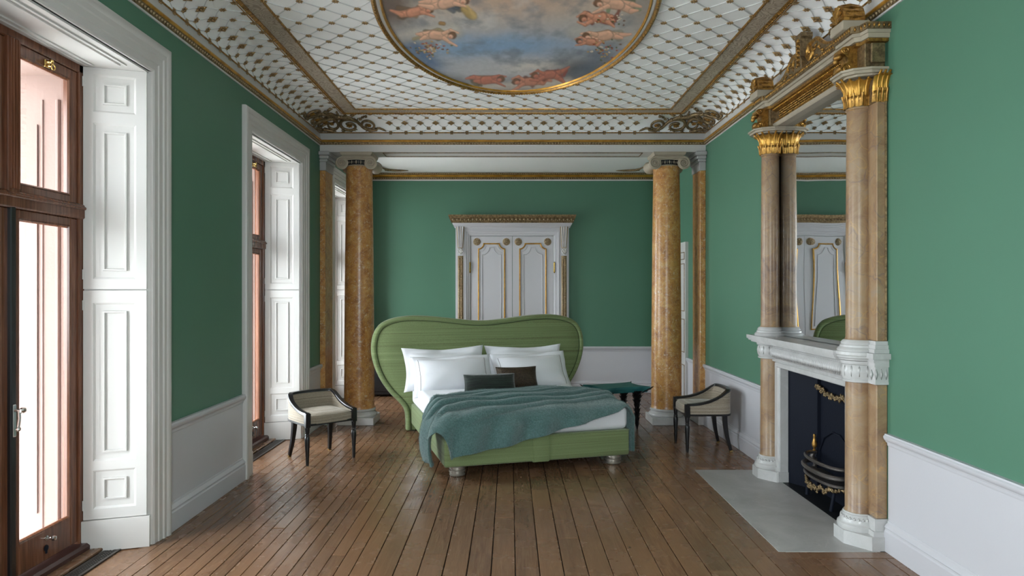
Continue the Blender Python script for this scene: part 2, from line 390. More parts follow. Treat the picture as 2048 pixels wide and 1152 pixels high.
# ---- walls
def struct(name, mb, mats, label, smooth=0, cat='wall'):
    return tag(mb.build(name, mats, smooth=smooth), label, cat, kind='structure')
wl = MB(); spl = .115; ws = sorted(WINS); ZT = 3.75
ed = [YN - .2] + [q for w in ws for q in w] + [YE + .2]
XO = -2.95
for k in range(0, len(ed), 2):
    y0, y1 = ed[k], ed[k + 1]; s0 = spl if k > 0 else 0; s1 = spl if k < len(ed) - 2 else 0
    poly = [(XL, y0), (XL, y1), (XL - .36, y1 + s1), (XO, y1 + s1), (XO, y0 - s0), (XL - .36, y0 - s0)]
    n = len(wl.f); wl.prism(poly, lambda a, b, c: (a, b, c), -.1, ZT)
for (a, b) in WINS: wl.box(XO, XL, a, b, WTOP, ZT)
wl.m = [0 if all(abs(wl.v[i][0] - XL) < 1e-4 for i in f) else 1 for f in wl.f]
struct('wall_left', wl, [M['green'], M['white']], 'green painted wall on the left with four tall window openings')
FU = .60; FYC = 5.12
wr = MB(); wr.box(XR, XR + .4, YN - .2, FYC - FU, -.1, ZT).box(XR, XR + .4, FYC + FU, YE + .2, -.1, ZT).box(XR, XR + .4, FYC - FU, FYC + FU, .99, ZT).box(XR + .25, XR + .4, FYC - FU, FYC + FU, -.1, .99)
wr.m = [0 if all(abs(wr.v[i][0] - XR) < 1e-4 for i in f) else 1 for f in wr.f]
struct('wall_right', wr, [M['green'], M['iron']], 'green painted wall on the right behind the fireplace')
struct('wall_end', MB().box(XL - .1, XR + .1, YE, YE + .2, -.1, ZT), M['green'], 'green end wall around the grey double door')
struct('wall_near', MB().box(XL - .1, NWX0, YN - .2, YN, -.1, ZT).box(NWX1, XR + .1, YN - .2, YN, -.1, ZT).box(NWX0, NWX1, YN - .2, YN, -.1, NWZ0).box(NWX0, NWX1, YN - .2, YN, NWZ1, ZT), M['green'], 'green wall at the near end of the room')
# ---- dado and baseboards
BASE = [(0, .001), (.032, .001), (.032, .125), (.026, .133), (.026, .142), (.031, .149), (.024, .162), (.012, .172), (.010, .186), (0, .19)]
RAIL = [(0, .645), (.010, .645), (.014, .655), (.013, .664), (.022, .668), (.024, .676), (.031, .682), (.037, .696), (.037, .706), (.030, .712), (.028, .72), (0, .72)]
def dado(side, n, segs, A, out, bname, lab):
    b = empty(bname, A(segs[0][0], 0), 'white skirting board along the ' + lab, 'baseboard', 'structure')
    d = empty('trim_%d' % n, A(segs[0][0], 0), 'white dado panel with moulded rail on the ' + lab, 'dado', 'structure')
    for (s0, s1) in segs:
        MB().mould(BASE, A(s0, 0), A(s1, 0), out).build('board', M['dado'], b, 30)
        MB().mould([(0, .1), (.007, .1), (.007, .66), (0, .66)], A(s0, 0), A(s1, 0), out).build('dado_panel', M['dado'], d, 0)
        MB().mould(RAIL, A(s0, 0), A(s1, 0), out).build('dado_rail', M['dado'], d, 30)
AW = .19
PILY = (YB, 8.44)
dado('left', 1, [(1.491 + AW, 2 * YC - PILY[1]), (2 * YC - YB, 2.855 - AW), (4.293 + AW, 5.944 - AW), (7.382 + AW, YB), (PILY[1], 8.747 - AW), (10.185 + AW, YE)], lambda s, z: (XL, s, z), (1, 0, 0), 'baseboard_left', 'window wall')
dado('right', 2, [(YN, FYC - .935), (FYC + .935, YB), (PILY[1], 8.9), (9.93, YE)], lambda s, z: (XR, s, z), (-1, 0, 0), 'baseboard_right', 'fireplace wall')
dado('end', 3, [(XL, -.85), (.915, XR)], lambda s, z: (s, YE, z), (0, -1, 0), 'baseboard_end', 'end wall')
# ---- windows
ARCH = [(0, -.02), (0, .012), (.012, .020), (.05, .020), (.056, .026), (.098, .026), (.106, .034), (.135, .034), (.145, .042), (.168, .046), (.185, .040), (.19, .030), (.19, 0), (.19, -.02)]
def panel_moulds(mb, u0, u1, v0, v1, n0=0.0):
    """raised-and-fielded panel drawn in local (u, v, n)"""
    def ring(x0, x1, y0, y1, prof):
        fr = [((x0, y0, n0), (1, 1, 0)), ((x1, y0, n0), (-1, 1, 0)), ((x1, y1, n0), (-1, -1, 0)), ((x0, y1, n0), (1, -1, 0))]
        mb.sweep(prof, [(O, U, (0, 0, 1)) for O, U in fr], closed=True)
    ring(u0, u1, v0, v1, [(-.012, 0), (-.010, .007), (-.002, .010), (.006, .006), (.020, -.008), (.030, -.010), (.034, 0)])
    d = .055 if u1 - u0 > .16 else .04
    ring(u0 + d, u1 - d, v0 + d, v1 - d, [(-.004, 0), (-.002, .008), (.006, .009), (.010, .003), (.010, 0)])
def leaf_slab(mb, u0, u1, v0, v1, holes, th=.02):
    """stile-and-rail leaf: boards around sunk panels"""
    vv = sorted(holes)
    ue0, ue1 = vv[0][2], vv[0][3]
    mb.box(u0, ue0, v0, v1, -th, 0); mb.box(ue1, u1, v0, v1, -th, 0)
    z = v0
    for (h0, h1, a, b) in vv: mb.box(ue0, ue1, z, h0, -th, 0); mb.box(ue0, ue1, h0, h1, -th, -.012); z = h1
    mb.box(ue0, ue1, z, v1, -th, 0)
    for (h0, h1, a, b) in vv: panel_moulds(mb, ue0, ue1, h0, h1, -.010)
def make_window(n, a, b, where):
    w = empty('window_%d' % n, (XL - .34, (a + b) / 2, 0), where, 'window', 'structure')
    B = lambda mb, name, m, par=w, sm=30: mb.build(name, m, par, sm)
    # architrave
    X0 = XL; fr = [((X0, a, 0), (0, -1, 0), (1, 0, 0)), ((X0, a, WTOP), (0, -1, 1), (1, 0, 0)), ((X0, b, WTOP), (0, 1, 1), (1, 0, 0)), ((X0, b, 0), (0, 1, 0), (1, 0, 0))]
    B(MB().sweep(ARCH, fr), 'architrave', M['white'])
    # splayed shutters on both jambs
    for sgn, yj in ((1, b), (-1, a)):
        P1 = Vector((XL - .36, yj - sgn * spl, 0)); P0 = Vector((XL - .012, yj - sgn * .004, 0)); u = (P0 - P1); Lw = u.length; u.normalize()
        nrm = Vector((u.y, -u.x, 0)) * sgn if sgn > 0 else Vector((-u.y, u.x, 0))
        if nrm.y * sgn > 0: nrm = -nrm
        for (v0, v1, holes) in ((1.605, 2.962, [(1.667, 2.625), (2.69, 2.92)]), (.195, 1.597, [(.258, .495), (.55, 1.522)])):
            mb = MB(basis(P1 + nrm * .022, u, (0, 0, 1), nrm)); leaf_slab(mb, .012, Lw - .006, v0, v1, [(h0, h1, .065, Lw - .065) for h0, h1 in holes])
            sh = B(mb, 'shutter_leaf', M['white'])
            for hz in (v0 + .09, v1 - .09):
                hb = MB(basis(P1 + nrm * .024, u, (0, 0, 1), nrm)); hb.box(.008, .022, hz - .03, hz + .03, 0, .003).tube([(.012, hz - .03, .003), (.012, hz + .03, .003)], .004, 6)
                B(hb, 'hinge', M['white'], sh)
        pb = MB(basis(P1, u, (0, 0, 1), nrm)); pb.box(0, Lw + .012, 0, .19, 0, .034)
        B(pb, 'shutter_plinth', M['white'])
    # panelled soffit
    mb = MB(basis((XL - .36, a, WTOP), (1, 0, 0), (0, 1, 0), (0, 0, -1)))
    mb.box(0, .35, .004, b - a - .004, 0, .012)
    for u0, u1 in ((.05, .30), (.09, .26)): mb.box(u0, u0 + .012, .16, b - a - .16, .012, .02); mb.box(u1 - .012, u1, .16, b - a - .16, .012, .02)
    B(mb, 'soffit_panel', M['white'], w, 0)
    # timber frame
    xf = XL - .345; c = (a + b) / 2; ya, yb = a + spl - .005, b - spl + .005
    mb = MB()
    for y0, y1 in ((ya, ya + .055), (yb - .055, yb)):
        mb.bbox(xf - .09, xf, y0, y1, .0, WTOP - .004, .006)
    mb.bbox(xf - .09, xf, ya, yb, WTOP - .06, WTOP - .003, .006)
    mb.bbox(xf - .09, xf + .012, ya, yb, 2.03, 2.12, .008); mb.bbox(xf - .09, xf + .026, ya + .02, yb - .02, 2.085, 2.105, .006)
    B(mb, 'window_frame', M['timber'])
    mb = MB(); mb.bbox(xf - .09, xf + .01, c - .042, c + .042, 2.1, WTOP - .05, .006)
    for k in range(4): mb.tube([(xf + .012, c - .03 + .02 * k, 2.13), (xf + .012, c - .03 + .02 * k, WTOP - .06)], .008, 6)
    B(mb, 'fluted_mullion', M['timber'])
    mb = MB(); mb.prism([(xf - .16, -.02), (xf + .045, -.02), (xf + .045, .045), (xf + .03, .06), (xf - .16, .075)], lambda p, q, r: (p, r, q), ya, yb); B(mb, 'sill', M['timber_dark'], w, 0)
    # casements and transom lights
    for sgn, y0, y1 in ((-1, ya + .055, c - .004), (1, c + .004, yb - .055)):
        for nm, z0, z1, rail, top in (('casement', .075, 2.03, .17, .05), ('transom_light', 2.12, WTOP - .06, .045, .06)):
            st = .062; mb = MB()
            mb.bbox(xf - .06, xf - .012, y0, y0 + st, z0, z1, .005); mb.bbox(xf - .06, xf - .012, y1 - st, y1, z0, z1, .005)
            mb.bbox(xf - .06, xf - .012, y0 + st, y1 - st, z0, z0 + rail, .005); mb.bbox(xf - .06, xf - .012, y0 + st, y1 - st, z1 - top, z1, .005)
            # glazing bead
            P = [(y0 + st, z0 + rail), (y1 - st, z0 + rail), (y1 - st, z1 - top), (y0 + st, z1 - top)]
            D = [(1, 1), (-1, 1), (-1, -1), (1, -1)]
            mb.sweep([(0, -.014), (.006, -.016), (.012, -.026), (.012, -.034), (0, -.034)], [((xf, p[0], p[1]), (0, d[0], d[1]), (1, 0, 0)) for p, d in zip(P, D)], closed=True)
            cs = B(mb, nm, M['timber'])
            g = MB().add([(xf - .04, y0 + st - .01, z0 + rail - .01), (xf - .04, y1 - st + .01, z0 + rail - .01), (xf - .04, y1 - st + .01, z1 - top + .01), (xf - .04, y0 + st - .01, z1 - top + .01)], [(0, 1, 2, 3)])
            B(g, 'pane', M['glass'], cs, 0)
            ym = (y0 + y1) / 2
            if nm == 'casement':
                k = MB(); 
                Mx = basis((xf - .012, ym, z0 + .125), (0, 1, 0), (0, 0, 1), (1, 0, 0)); k.M = Mx
                k.lathe([(.014, 0), (.014, .004), (.006, .006), (.006, .028), (.012, .032), (.015, .042), (.012, .052), (.0, .055)], 12); B(k, 'knob', M['chrome'], cs)
                k = MB(basis((xf - .011, ym - .005, z0 + .07), (0, 1, 0), (0, 0, 1), (1, 0, 0))); k.lathe([(.018, 0), (.018, .004), (0, .005)], 10); k.box(-.006, .006, -.03, .0, 0, .005); B(k, 'escutcheon', M['iron'], cs)
            else:
                k = MB(); zz = z1 - .03; k.bbox(xf - .012, xf - .004, ym - .022, ym + .022, zz - .03, zz + .012, .003)
                k.tube([(xf - .004, ym - .012, zz), (xf + .02, ym - .012, zz)], .007, 8); k.ball((xf + .026, ym - .012, zz), .012)
                k.tube([(xf + .012, ym + .022 + .016 * math.cos(q), zz - .02 + .016 * math.sin(q)) for q in [2 * PI * i / 12 for i in range(12)]], .004, 6, closed=True)
                k.tube([(xf - .004, ym + .002, zz - .018), (xf + .012, ym + .006, zz - .02)], .006, 6)
                B(k, 'brass_catch', M['brass'], cs)
    mb = MB(); mb.bbox(xf - .02, xf + .008, c - .02, c + .02, .06, 2.05, .006); ms = B(mb, 'meeting_strip', M['black'])
    k = MB(); k.bbox(xf + .008, xf + .014, c - .012, c + .012, .83, 1.0, .003); k.tube([(xf + .014, c, .97), (xf + .05, c, .97)], .008, 8); k.ball((xf + .055, c, .97), .016, .02, .016)
    k.tube([(xf + .035, c, .97), (xf + .038, c, .93), (xf + .034, c - .004, .88)], .007, 8); k.ball((xf + .034, c - .004, .872), .013); B(k, 'handle', M['chrome'], ms)
    # threshold board and cast floor grille
    mb = MB().bbox(XL - .335, XL - .235, ya - .02, yb + .02, .0, .022, .006); B(mb, 'threshold_board', M['floor'], w, 0)
    mb = MB(); gx0, gx1 = XL - .23, XL - .14
    mb.box(gx0, gx1, a + .06, b - .05, -.02, -.008)
    gr = B(mb, 'floor_grille', M['slate'], w, 0)
    mb = MB(); mb.box(gx0, gx0 + .012, a + .06, b - .05, -.01, .004); mb.box(gx1 - .012, gx1, a + .06, b - .05, -.01, .004)
    y = a + .07
    while y < b - .06: mb.box(gx0, gx1, y, y + .006, -.01, .003); y += .0185
    for k in range(1, 5): mb.box(gx0 + .018 * k - .0025, gx0 + .018 * k + .0025, a + .06, b - .05, -.01, .003)
    tag(B(mb, 'grille_bars', M['polished_iron'], gr, 0), kind='stuff')
    # floor of the recess
    mb = MB(); mb.box(XL - .235, XL - .03, a + .012, b - .012, -.02, -.006); B(mb, 'recess_board', M['floor'], w, 0)
    # outside stone surround
    mb = MB()
    for sgn, yj in ((1, b - spl), (-1, a + spl)):
        f = lambda p, q, r: (p, yj + r * -sgn, q)
        prof = [(-2.70, -.1), (-2.70, 2.99), (-3.16, 2.99), (-3.16, 2.78), (-3.08, 2.74), (-3.0, 2.64), (-3.045, 2.55), (-3.04, 2.45), (-2.99, 2.32), (-2.965, 2.1), (-2.945, 1.7), (-2.945, -.1)]
        mb.prism(prof, f, 0.0, .045)
        mb.prism([(-2.945, -.1), (-2.945, 3.3), (-3.16, 3.3), (-3.16, -.1)], f, -.5, -.012)
    for sgn, yj in ((1, b - spl - .045), (-1, a + spl + .045)):
        for xx, r in ((-2.735, .014), (-2.83, .008)): mb.tube([(xx, yj, -.1), (xx, yj, 2.75)], r, 8)
        for xx in (-2.865,): mb.box(xx - .008, xx + .008, yj - .01 if sgn > 0 else yj, yj if sgn > 0 else yj + .01, .25, 2.6)
    mb.box(-3.16, -2.70, a + spl, b - spl, 2.90, 2.99)
    B(mb, 'stone_surround', M['sandstone'], w, 30)
names = ['tall french window nearest the camera with timber casements and white shutters', 'tall french window in the middle of the left wall behind the left chair', 'tall french window beyond the left column', 'tall french window of the near alcove']
for k, (a, b) in enumerate(WINS): make_window(k + 1, a, b, names[k])
tag(MB().box(-14, XO + .02, YN - 9, YE + 9, -.4, -.12).build('terrace', M['stone'], smooth=0), 'pale stone terrace outside the windows', 'terrace', kind='structure')
tag(MB().box(-3.6, XO + .02, YN - .4, YE + .4, 3.08, 3.3).build('added_shade_canopy', M['sandstone'], smooth=0), 'added sandstone canopy that shades the tall windows from the high sky', 'canopy', kind='structure')  # slab added outside to cut sky light on the shutters
# ---- ceiling
ce = struct('ceiling', MB().box(XL - .1, XR + .1, 2 * YC - YB, YB, ZC, ZC + .1), M['ceil'], 'white ceiling with lattice of thin ribs and gilt rosettes', cat='ceiling')
def ros_mesh(name, n, R, m, lift=.007, inner=True):
    mb = MB()
    for i in range(n):
        a = 2 * PI * i / n; d = Vector((math.cos(a), math.sin(a), 0)); e = Vector((-d.y, d.x, 0))
        mb.octa(d * R * .58 + Vector((0, 0, lift)), d * R * .44, e * R * .36, (0, 0, lift * 1.1))
    if n == 4:
        for i in range(4):
            a = PI / 4 + PI / 2 * i; d = Vector((math.cos(a), math.sin(a), 0)); mb.octa(d * R * .42 + Vector((0, 0, lift * .8)), d * R * .34, Vector((-d.y, d.x, 0)) * R * .36, (0, 0, lift))
    mb.octa((0, 0, lift * 1.5), (R * .34, 0, 0), (0, R * .34, 0), (0, 0, lift * 1.3))
    return mb.mesh(name, m, smooth=179)
ROS = ros_mesh('rosette', 6, .028, M['rosegilt'])
ROSB = ros_mesh('large_rosette', 4, .046, M['rosegilt'], .009)
HXg, HYg = 1.742 / 14, .128; BYI = 7.551
EC = (.042, 5.106); ERX, ERY = 1.03, 1.82
def in_ell(x, y, k=1.0): return ((x - EC[0]) / (ERX * k)) ** 2 + ((y - EC[1]) / (ERY * k)) ** 2 < 1
node = lambda i, j: (CX + i * HXg, BYI - j * HYg)
pts = [(i, j) for i in range(-14, 15) for j in range(0, 39) if (i + j) % 2 == 0 and not in_ell(*node(i, j), 1.01)]
pts.sort(key=lambda q: -node(*q)[1] if node(*q)[1] < 4.6 else (-100 + q[1]))
vis = [q for q in pts if node(*q)[1] > 4.6][:300]; rest = [q for q in pts if q not in set(vis)]
def flatframe(x, y, z=ZC): return basis((x, y, z), (1, 0, 0), (0, -1, 0), (0, 0, -1))
for (i, j) in vis: 
    x, y = node(i, j); link('rosette', ROS, ce, True, flatframe(x, y))
mb = MB()
for (i, j) in rest:
    x, y = node(i, j)
    for q in range(6): 
        d = Vector((math.cos(q * PI / 3), math.sin(q * PI / 3), 0)); mb.octa(Vector((x, y, ZC - .007)) + d * .0155, d * .012, Vector((-d.y, d.x, 0)) * .0095, (0, 0, .0075))
tag(mb.build('rosettes_overhead', M['rosegilt'], ce, 179), kind='stuff')
for sg in (1, -1):                                        # lattice ribs, each straight run its own strip
    for cst in range(-60, 120, 2):
        run = []
        for i in range(-14, 14):
            j = cst - i if sg < 0 else cst + i
            j2 = j + sg
            ok = 0 <= j <= 38 and 0 <= j2 <= 38
            if ok:
                p, q = node(i, j), node(i + 1, j2); ok = not in_ell((p[0] + q[0]) / 2, (p[1] + q[1]) / 2, 1.0)
            if ok: run.append((node(i, j), node(i + 1, j2)))
            if (not ok or i == 13) and run:
                p, q = Vector((*run[0][0], ZC)), Vector((*run[-1][1], ZC)); d = (q - p).normalized(); e = Vector((-d.y, d.x, 0))
                MB().sweep([(-.0042, 0), (-.003, .006), (.003, .006), (.0042, 0)], [(p, e, (0, 0, -1)), (q, e, (0, 0, -1))]).build('lattice_rib', M['ribs'], ce, 0)
                run = []
# frieze band round the flat ceiling
def rect_frames(x0, x1, y0, y1, z): return [((x0, y0, z), (-1, -1, 0), (0, 0, -1)), ((x1, y0, z), (1, -1, 0), (0, 0, -1)), ((x1, y1, z), (1, 1, 0), (0, 0, -1)), ((x0, y1, z), (-1, 1, 0), (0, 0, -1))]
bx0, bx1, by0, by1 = CX - 1.742, CX + 1.742, 2 * YC - BYI, BYI
RF = rect_frames(bx0, bx1, by0, by1, ZC)
MB().sweep([(.018, 0), (.018, .008), (.150, .008), (.150, 0)], RF, closed=True).build('frieze_band', M['band'], ce, 0)
MB().sweep([(0, 0), (.002, .010), (.009, .014), (.016, .010), (.018, 0)], RF, closed=True).build('band_inner_bead', M['gold'], ce, 30)
MB().sweep([(.150, 0), (.152, .012), (.166, .018), (.182, .018), (.186, 0)], RF, closed=True).build('band_outer_bead', M['gold'], ce, 30)
MB().sweep([(.186, 0), (.186, .004), (.222, .004), (.222, 0)], RF, closed=True).build('band_fillet', M['ceil'], ce, 0)
mb = MB()
L = [((bx0 - .17, by1 + .17), (bx1 + .17, by1 + .17)), ((bx0 - .17, by0), (bx0 - .17, by1 + .17)), ((bx1 + .17, by0), (bx1 + .17, by1 + .17))]
for (p, q) in L:
    p, q = Vector((*p, ZC - .018)), Vector((*q, ZC - .018)); n = int((q - p).length / .03)
    for k in range(n): mb.octa(p.lerp(q, (k + .5) / n), (.010, 0, 0), (0, .010, 0), (0, 0, .008))
tag(mb.build('band_pearls', M['gold'], ce, 179), kind='stuff')
# ---- painted oval
pa = empty('ceiling_painting', (EC[0], EC[1], ZC), 'large oval sky painting with drifting figures framed in gilt on ceiling', 'painting')
def vnoise(x, y, seed, oct=5):
    rs = np.random.RandomState(seed); out = np.zeros_like(x); amp = .5; fr = 1.0
    for o in range(oct):
        g = rs.rand(64, 64); xi = np.floor(x * fr).astype(int); yi = np.floor(y * fr).astype(int); fx = x * fr - xi; fy = y * fr - yi
        fx = fx * fx * (3 - 2 * fx); fy = fy * fy * (3 - 2 * fy)
        G = lambda a, b: g[a % 64, b % 64]
        out += amp * ((G(xi, yi) * (1 - fx) + G(xi + 1, yi) * fx) * (1 - fy) + (G(xi, yi + 1) * (1 - fx) + G(xi + 1, yi + 1) * fx) * fy); amp *= .5; fr *= 2.03
    return out
def srgb(r, g, b): 
    c = np.array([r, g, b]) / 255.0; return np.where(c <= .04045, c / 12.92, ((c + .055) / 1.055) ** 2.4)
def make_canvas():
    nx, ny = 300, 330; u = np.linspace(-1, 1, nx); vv = np.linspace(-1, 1, ny)
    U, V = np.meshgrid(u, vv, indexing='ij'); X = EC[0] + U * (ERX - .06); Y = EC[1] + V * (ERY - .06)
    # picture coordinates: distance along the canvas measured on the same drawing the figures are laid out on
    q = (ZC - EYE) * FPX / np.maximum(Y, 2.0); px = 1020 + X * FPX / np.maximum(Y, 2.0); py = 580 - q
    n1 = vnoise(U * 3 + 9, V * 4 + 3, 3); n2 = vnoise(U * 7 + 5, V * 8 + 1, 5); n3 = vnoise(U * 40 + 2, V * 40, 8, 3)
    col = np.zeros(U.shape + (3,))
    def over(c, a): 
        nonlocal col; a = np.clip(a, 0, 1)[..., None]; col = col * (1 - a) + srgb(*c) * a
    col += srgb(170, 160, 150)
    over((178, 150, 128), np.exp(-((px - 1040) / 150) ** 2 - ((py + 10) / 45) ** 2))
    over((158, 160, 165), np.clip((py - 20) / 60, 0, 1) * .8)
    over((120, 145, 170), np.exp(-((py - 98 - (n1 - .5) * 50) / 24) ** 2) * np.clip(1.25 - np.abs(px - 985) / 210, 0, 1) * 1.1)
    over((196, 188, 178), np.exp(-((px - 1075) / 75) ** 2 - ((py - 132 - (n2 - .5) * 26) / 14) ** 2) * .9)
    over((190, 186, 182), (n1 - .52) * 3.2)
    over((96, 100, 108), np.clip((n2 - .5) * 2.6, 0, .6))
    over((82, 84, 90), np.clip((py - 138 + (n1 - .5) * 40) / 26, 0, 1) * .8)
    over((70, 72, 76), np.exp(-((px - 1165) / 60) ** 2 - ((py - 135) / 22) ** 2) * .9)
    over((70, 94, 126), np.exp(-((px - 830 - (py - 90) * .9) / 26) ** 2) * np.clip((py - 55) / 25, 0, 1) * np.clip((150 - py) / 25, 0, 1) * .85)
    over((86, 98, 116), np.exp(-((px - 1225 + (py - 85) * .9) / 26) ** 2) * np.clip((py - 60) / 25, 0, 1) * .6)
    over((92, 76, 68), np.clip((842 - px) / 45, 0, 1) * np.clip((70 - py) / 40, 0, 1) * .9)
    over((128, 122, 116), np.clip((px - 1240) / 40, 0, 1) * np.clip((90 - py) / 60, 0, 1) * .7)
    def cap(c, x0, y0, x1, y1, r0, r1, soft=1.6, a=1.0, wob=1.5):
        dx, dy = x1 - x0, y1 - y0; L = max(dx * dx + dy * dy, 1e-6); X_ = px + (n2 - .5) * wob * 2; Y_ = py + (n1 - .5) * wob
        t = np.clip(((X_ - x0) * dx + (Y_ - y0) * dy) / L, 0, 1); d = np.hypot(X_ - x0 - t * dx, (Y_ - y0 - t * dy) * 1.05); r = r0 + (r1 - r0) * t
        sh = np.clip((Y_ - y0 - t * dy) / (r + .1), -1, 1)          # modelled brushwork: each limb lighter on one flank
        over(tuple(k * .72 for k in c), np.clip((r - d) / soft + .5, 0, 1) * a); over(c, np.clip((r * .8 - d) / soft + .5, 0, 1) * np.clip(.75 - sh * .5, 0, 1) * a)
    F = (218, 172, 144); F2 = (204, 142, 114); D = (180, 112, 92); H = (116, 82, 58)
    def figure(x, y, s, flip, c, drape=None, seed=0):
        f = -1 if flip else 1; r_ = random.Random(seed); A = lambda q: r_.uniform(-q, q) * s
        if drape:
            for k in range(5): cap(drape if k % 2 else tuple(v * .75 for v in drape), x + A(26), y + A(8), x + A(34), y + A(12), 6 * s, 3 * s, 3.5, .75, 6)
        hx, hy = x + 24 * s * f, y + A(5)
        k1 = (x - 18 * s * f + A(4), y - 3 * s + A(5)); k2 = (x - 15 * s * f + A(5), y + 6 * s + A(4))
        for (kx, ky) in (k1, k2):                                                           # folded legs
            cap(c, x, y + A(2), kx, ky, 7.5 * s, 5 * s, 2.5, .95, 4); cap(c, kx, ky, kx - 12 * s * f + A(6), ky + A(9), 4.6 * s, 2.2 * s, 2.5, .95, 4)
        cap(c, x, y, hx - 6 * s * f, hy, 9 * s, 8 * s, 2.5, 1, 4)                           # rounded trunk
        cap(tuple(min(255, v * 1.06) for v in c), x + 4 * s * f, y - 2 * s, hx - 8 * s * f, hy - 2 * s, 4 * s, 4 * s, 5, .6, 4)
        for sg in (-1, 1):
            ex, ey = hx + (4 + A(1) ) * f * s, hy + sg * 9 * s + A(3); cap(c, hx - 6 * s * f, hy + sg * 4 * s, ex, ey, 4 * s, 3 * s, 2.5, .95, 4); cap(c, ex, ey, ex + 13 * s * f, ey + A(8), 3 * s, 1.7 * s, 2.5, .95, 4)
        cap(H, hx + 9 * s * f, hy - 1 * s, hx + 10 * s * f, hy, 6.6 * s, 6 * s, 3, .95, 4); cap(c, hx + 5.5 * s * f, hy + 1.5 * s, hx + 6.5 * s * f, hy + 1.5 * s, 4.4 * s, 4.2 * s, 2.5, .95, 3)
        cap((196, 110, 90), hx + 5 * s * f, hy + 3 * s, hx + 5.5 * s * f, hy + 3 * s, 1.5 * s, 1.5 * s, 2.5, .5, 2)
    cap((196, 188, 176), 800, 74, 900, 62, 14, 18, 14, .6, 14); cap((188, 182, 172), 1150, 62, 1270, 76, 16, 14, 14, .55, 14); cap((206, 196, 184), 940, 172, 1140, 168, 10, 14, 12, .55, 14)
    figure(822, 24, 1.15, False, F2, (150, 120, 92), 1); figure(886, 6, 1.35, False, F, (92, 98, 106), 2); figure(866, 68, 1.15, False, F, (164, 146, 108), 3)
    cap((176, 146, 88), 925, 18, 944, 30, 6, 9, 5, .9, 7); cap((200, 172, 112), 934, 12, 950, 34, 3, 6, 5, .8, 7); cap((166, 128, 84), 880, 45, 887, 46, 4, 4, 3)
    figure(1238, 8, 1.3, True, F, (132, 148, 110), 4); figure(1204, 32, 1.2, True, F2, (180, 92, 68), 5); figure(1214, 68, 1.3, True, F, (204, 194, 172), 6); figure(1184, 82, .85, True, F2, None, 7)
    figure(968, 158, 1.05, False, D, (128, 116, 92), 8); figure(1066, 161, 1.05, True, (192, 130, 106), (156, 96, 78), 9); figure(1104, 148, 1.05, True, D, (148, 66, 56), 10)
    rs = np.random.RandomState(4)
    for k in range(150):
        x, y = (rs.normal(858, 17), rs.normal(97, 7)) if k < 80 else (rs.normal(1208, 14), rs.normal(96, 10)) if k < 125 else (rs.uniform(1190, 1250), rs.normal(38, 5))
        c = [(176, 92, 62), (186, 150, 96), (96, 104, 62), (206, 190, 168), (120, 84, 62)][rs.randint(5)]
        cap(c, x, y, x + rs.uniform(-3, 3), y + rs.uniform(-1, 1), 1.8, 1.2, 1.2, .9, 0)
    col = np.clip(col * (0.9 + .2 * n3)[..., None] * 1.4, 0, .95)
    vs = np.stack([X, Y, np.full_like(X, ZC - .006)], -1).reshape(-1, 3)
    ins = (U ** 2 + V ** 2) < 1.04
    ii, jj = np.meshgrid(np.arange(nx - 1), np.arange(ny - 1), indexing='ij')
    k = ins[:-1, :-1] & ins[1:, :-1] & ins[1:, 1:] & ins[:-1, 1:]; ii, jj = ii[k], jj[k]
    fs = np.stack([ii * ny + jj, ii * ny + jj + 1, (ii + 1) * ny + jj + 1, (ii + 1) * ny + jj], -1)
    me = bpy.data.meshes.new('canvas'); me.from_pydata(vs.tolist(), [], fs.tolist())
    at = me.color_attributes.new('paint', 'FLOAT_COLOR', 'POINT'); c4 = np.ones((nx * ny, 4), np.float32); c4[:, :3] = col.reshape(-1, 3); at.data.foreach_set('color', c4.ravel())
    t = NT('oil_painted_canvas'); a = t.n('ShaderNodeAttribute', attribute_name='paint'); t.bump(t.noise(t.co(), 220, 3), .1, .002); me.materials.append(t.fin(a.outputs['Color'], .5)); me.update()
    bm = bmesh.new(); bm.from_mesh(me); bmesh.ops.delete(bm, geom=[v for v in bm.verts if not v.link_faces], context='VERTS'); bm.to_mesh(me); bm.free()
    return me
link('canvas', make_canvas(), pa, True)
def ell_frames(k=128):
    fr = []
    for i in range(k):
        a = 2 * PI * i / k; n = Vector((math.cos(a) / ERX, math.sin(a) / ERY, 0)).normalized(); fr.append(((EC[0] + ERX * math.cos(a), EC[1] + ERY * math.sin(a), ZC), -n, (0, 0, -1)))
    return fr
EF = ell_frames()
MB().sweep([(0, 0), (.002, .02), (.010, .030), (.022, .034), (.032, .026), (.036, .014)], EF, closed=True, closeprof=False).build('outer_gilt_moulding', M['gold'], pa, 40)
MB().sweep([(.036, .014), (.044, .018), (.056, .016), (.062, .012)], EF, closed=True, closeprof=False).build('white_hollow_moulding', M['white'], pa, 40)
MB().sweep([(.062, .008), (.063, .020), (.070, .024), (.077, .018), (.080, .004)], EF, closed=True, closeprof=False).build('inner_gilt_fillet', M['goldbright'], pa, 40)
mb = MB()
for i in range(240):
    a = 2 * PI * i / 240; n = Vector((math.cos(a) / ERX, math.sin(a) / ERY, 0)).normalized(); p = Vector((EC[0] + ERX * math.cos(a), EC[1] + ERY * math.sin(a), ZC - .033)) - n * .020; tt = Vector((-n.y, n.x, 0))
    mb.octa(p, tt * .010, n * .008 + tt * .006, (0, 0, .006))
tag(mb.build('twisted_ribbon_carving', M['gold'], pa, 179), kind='stuff')
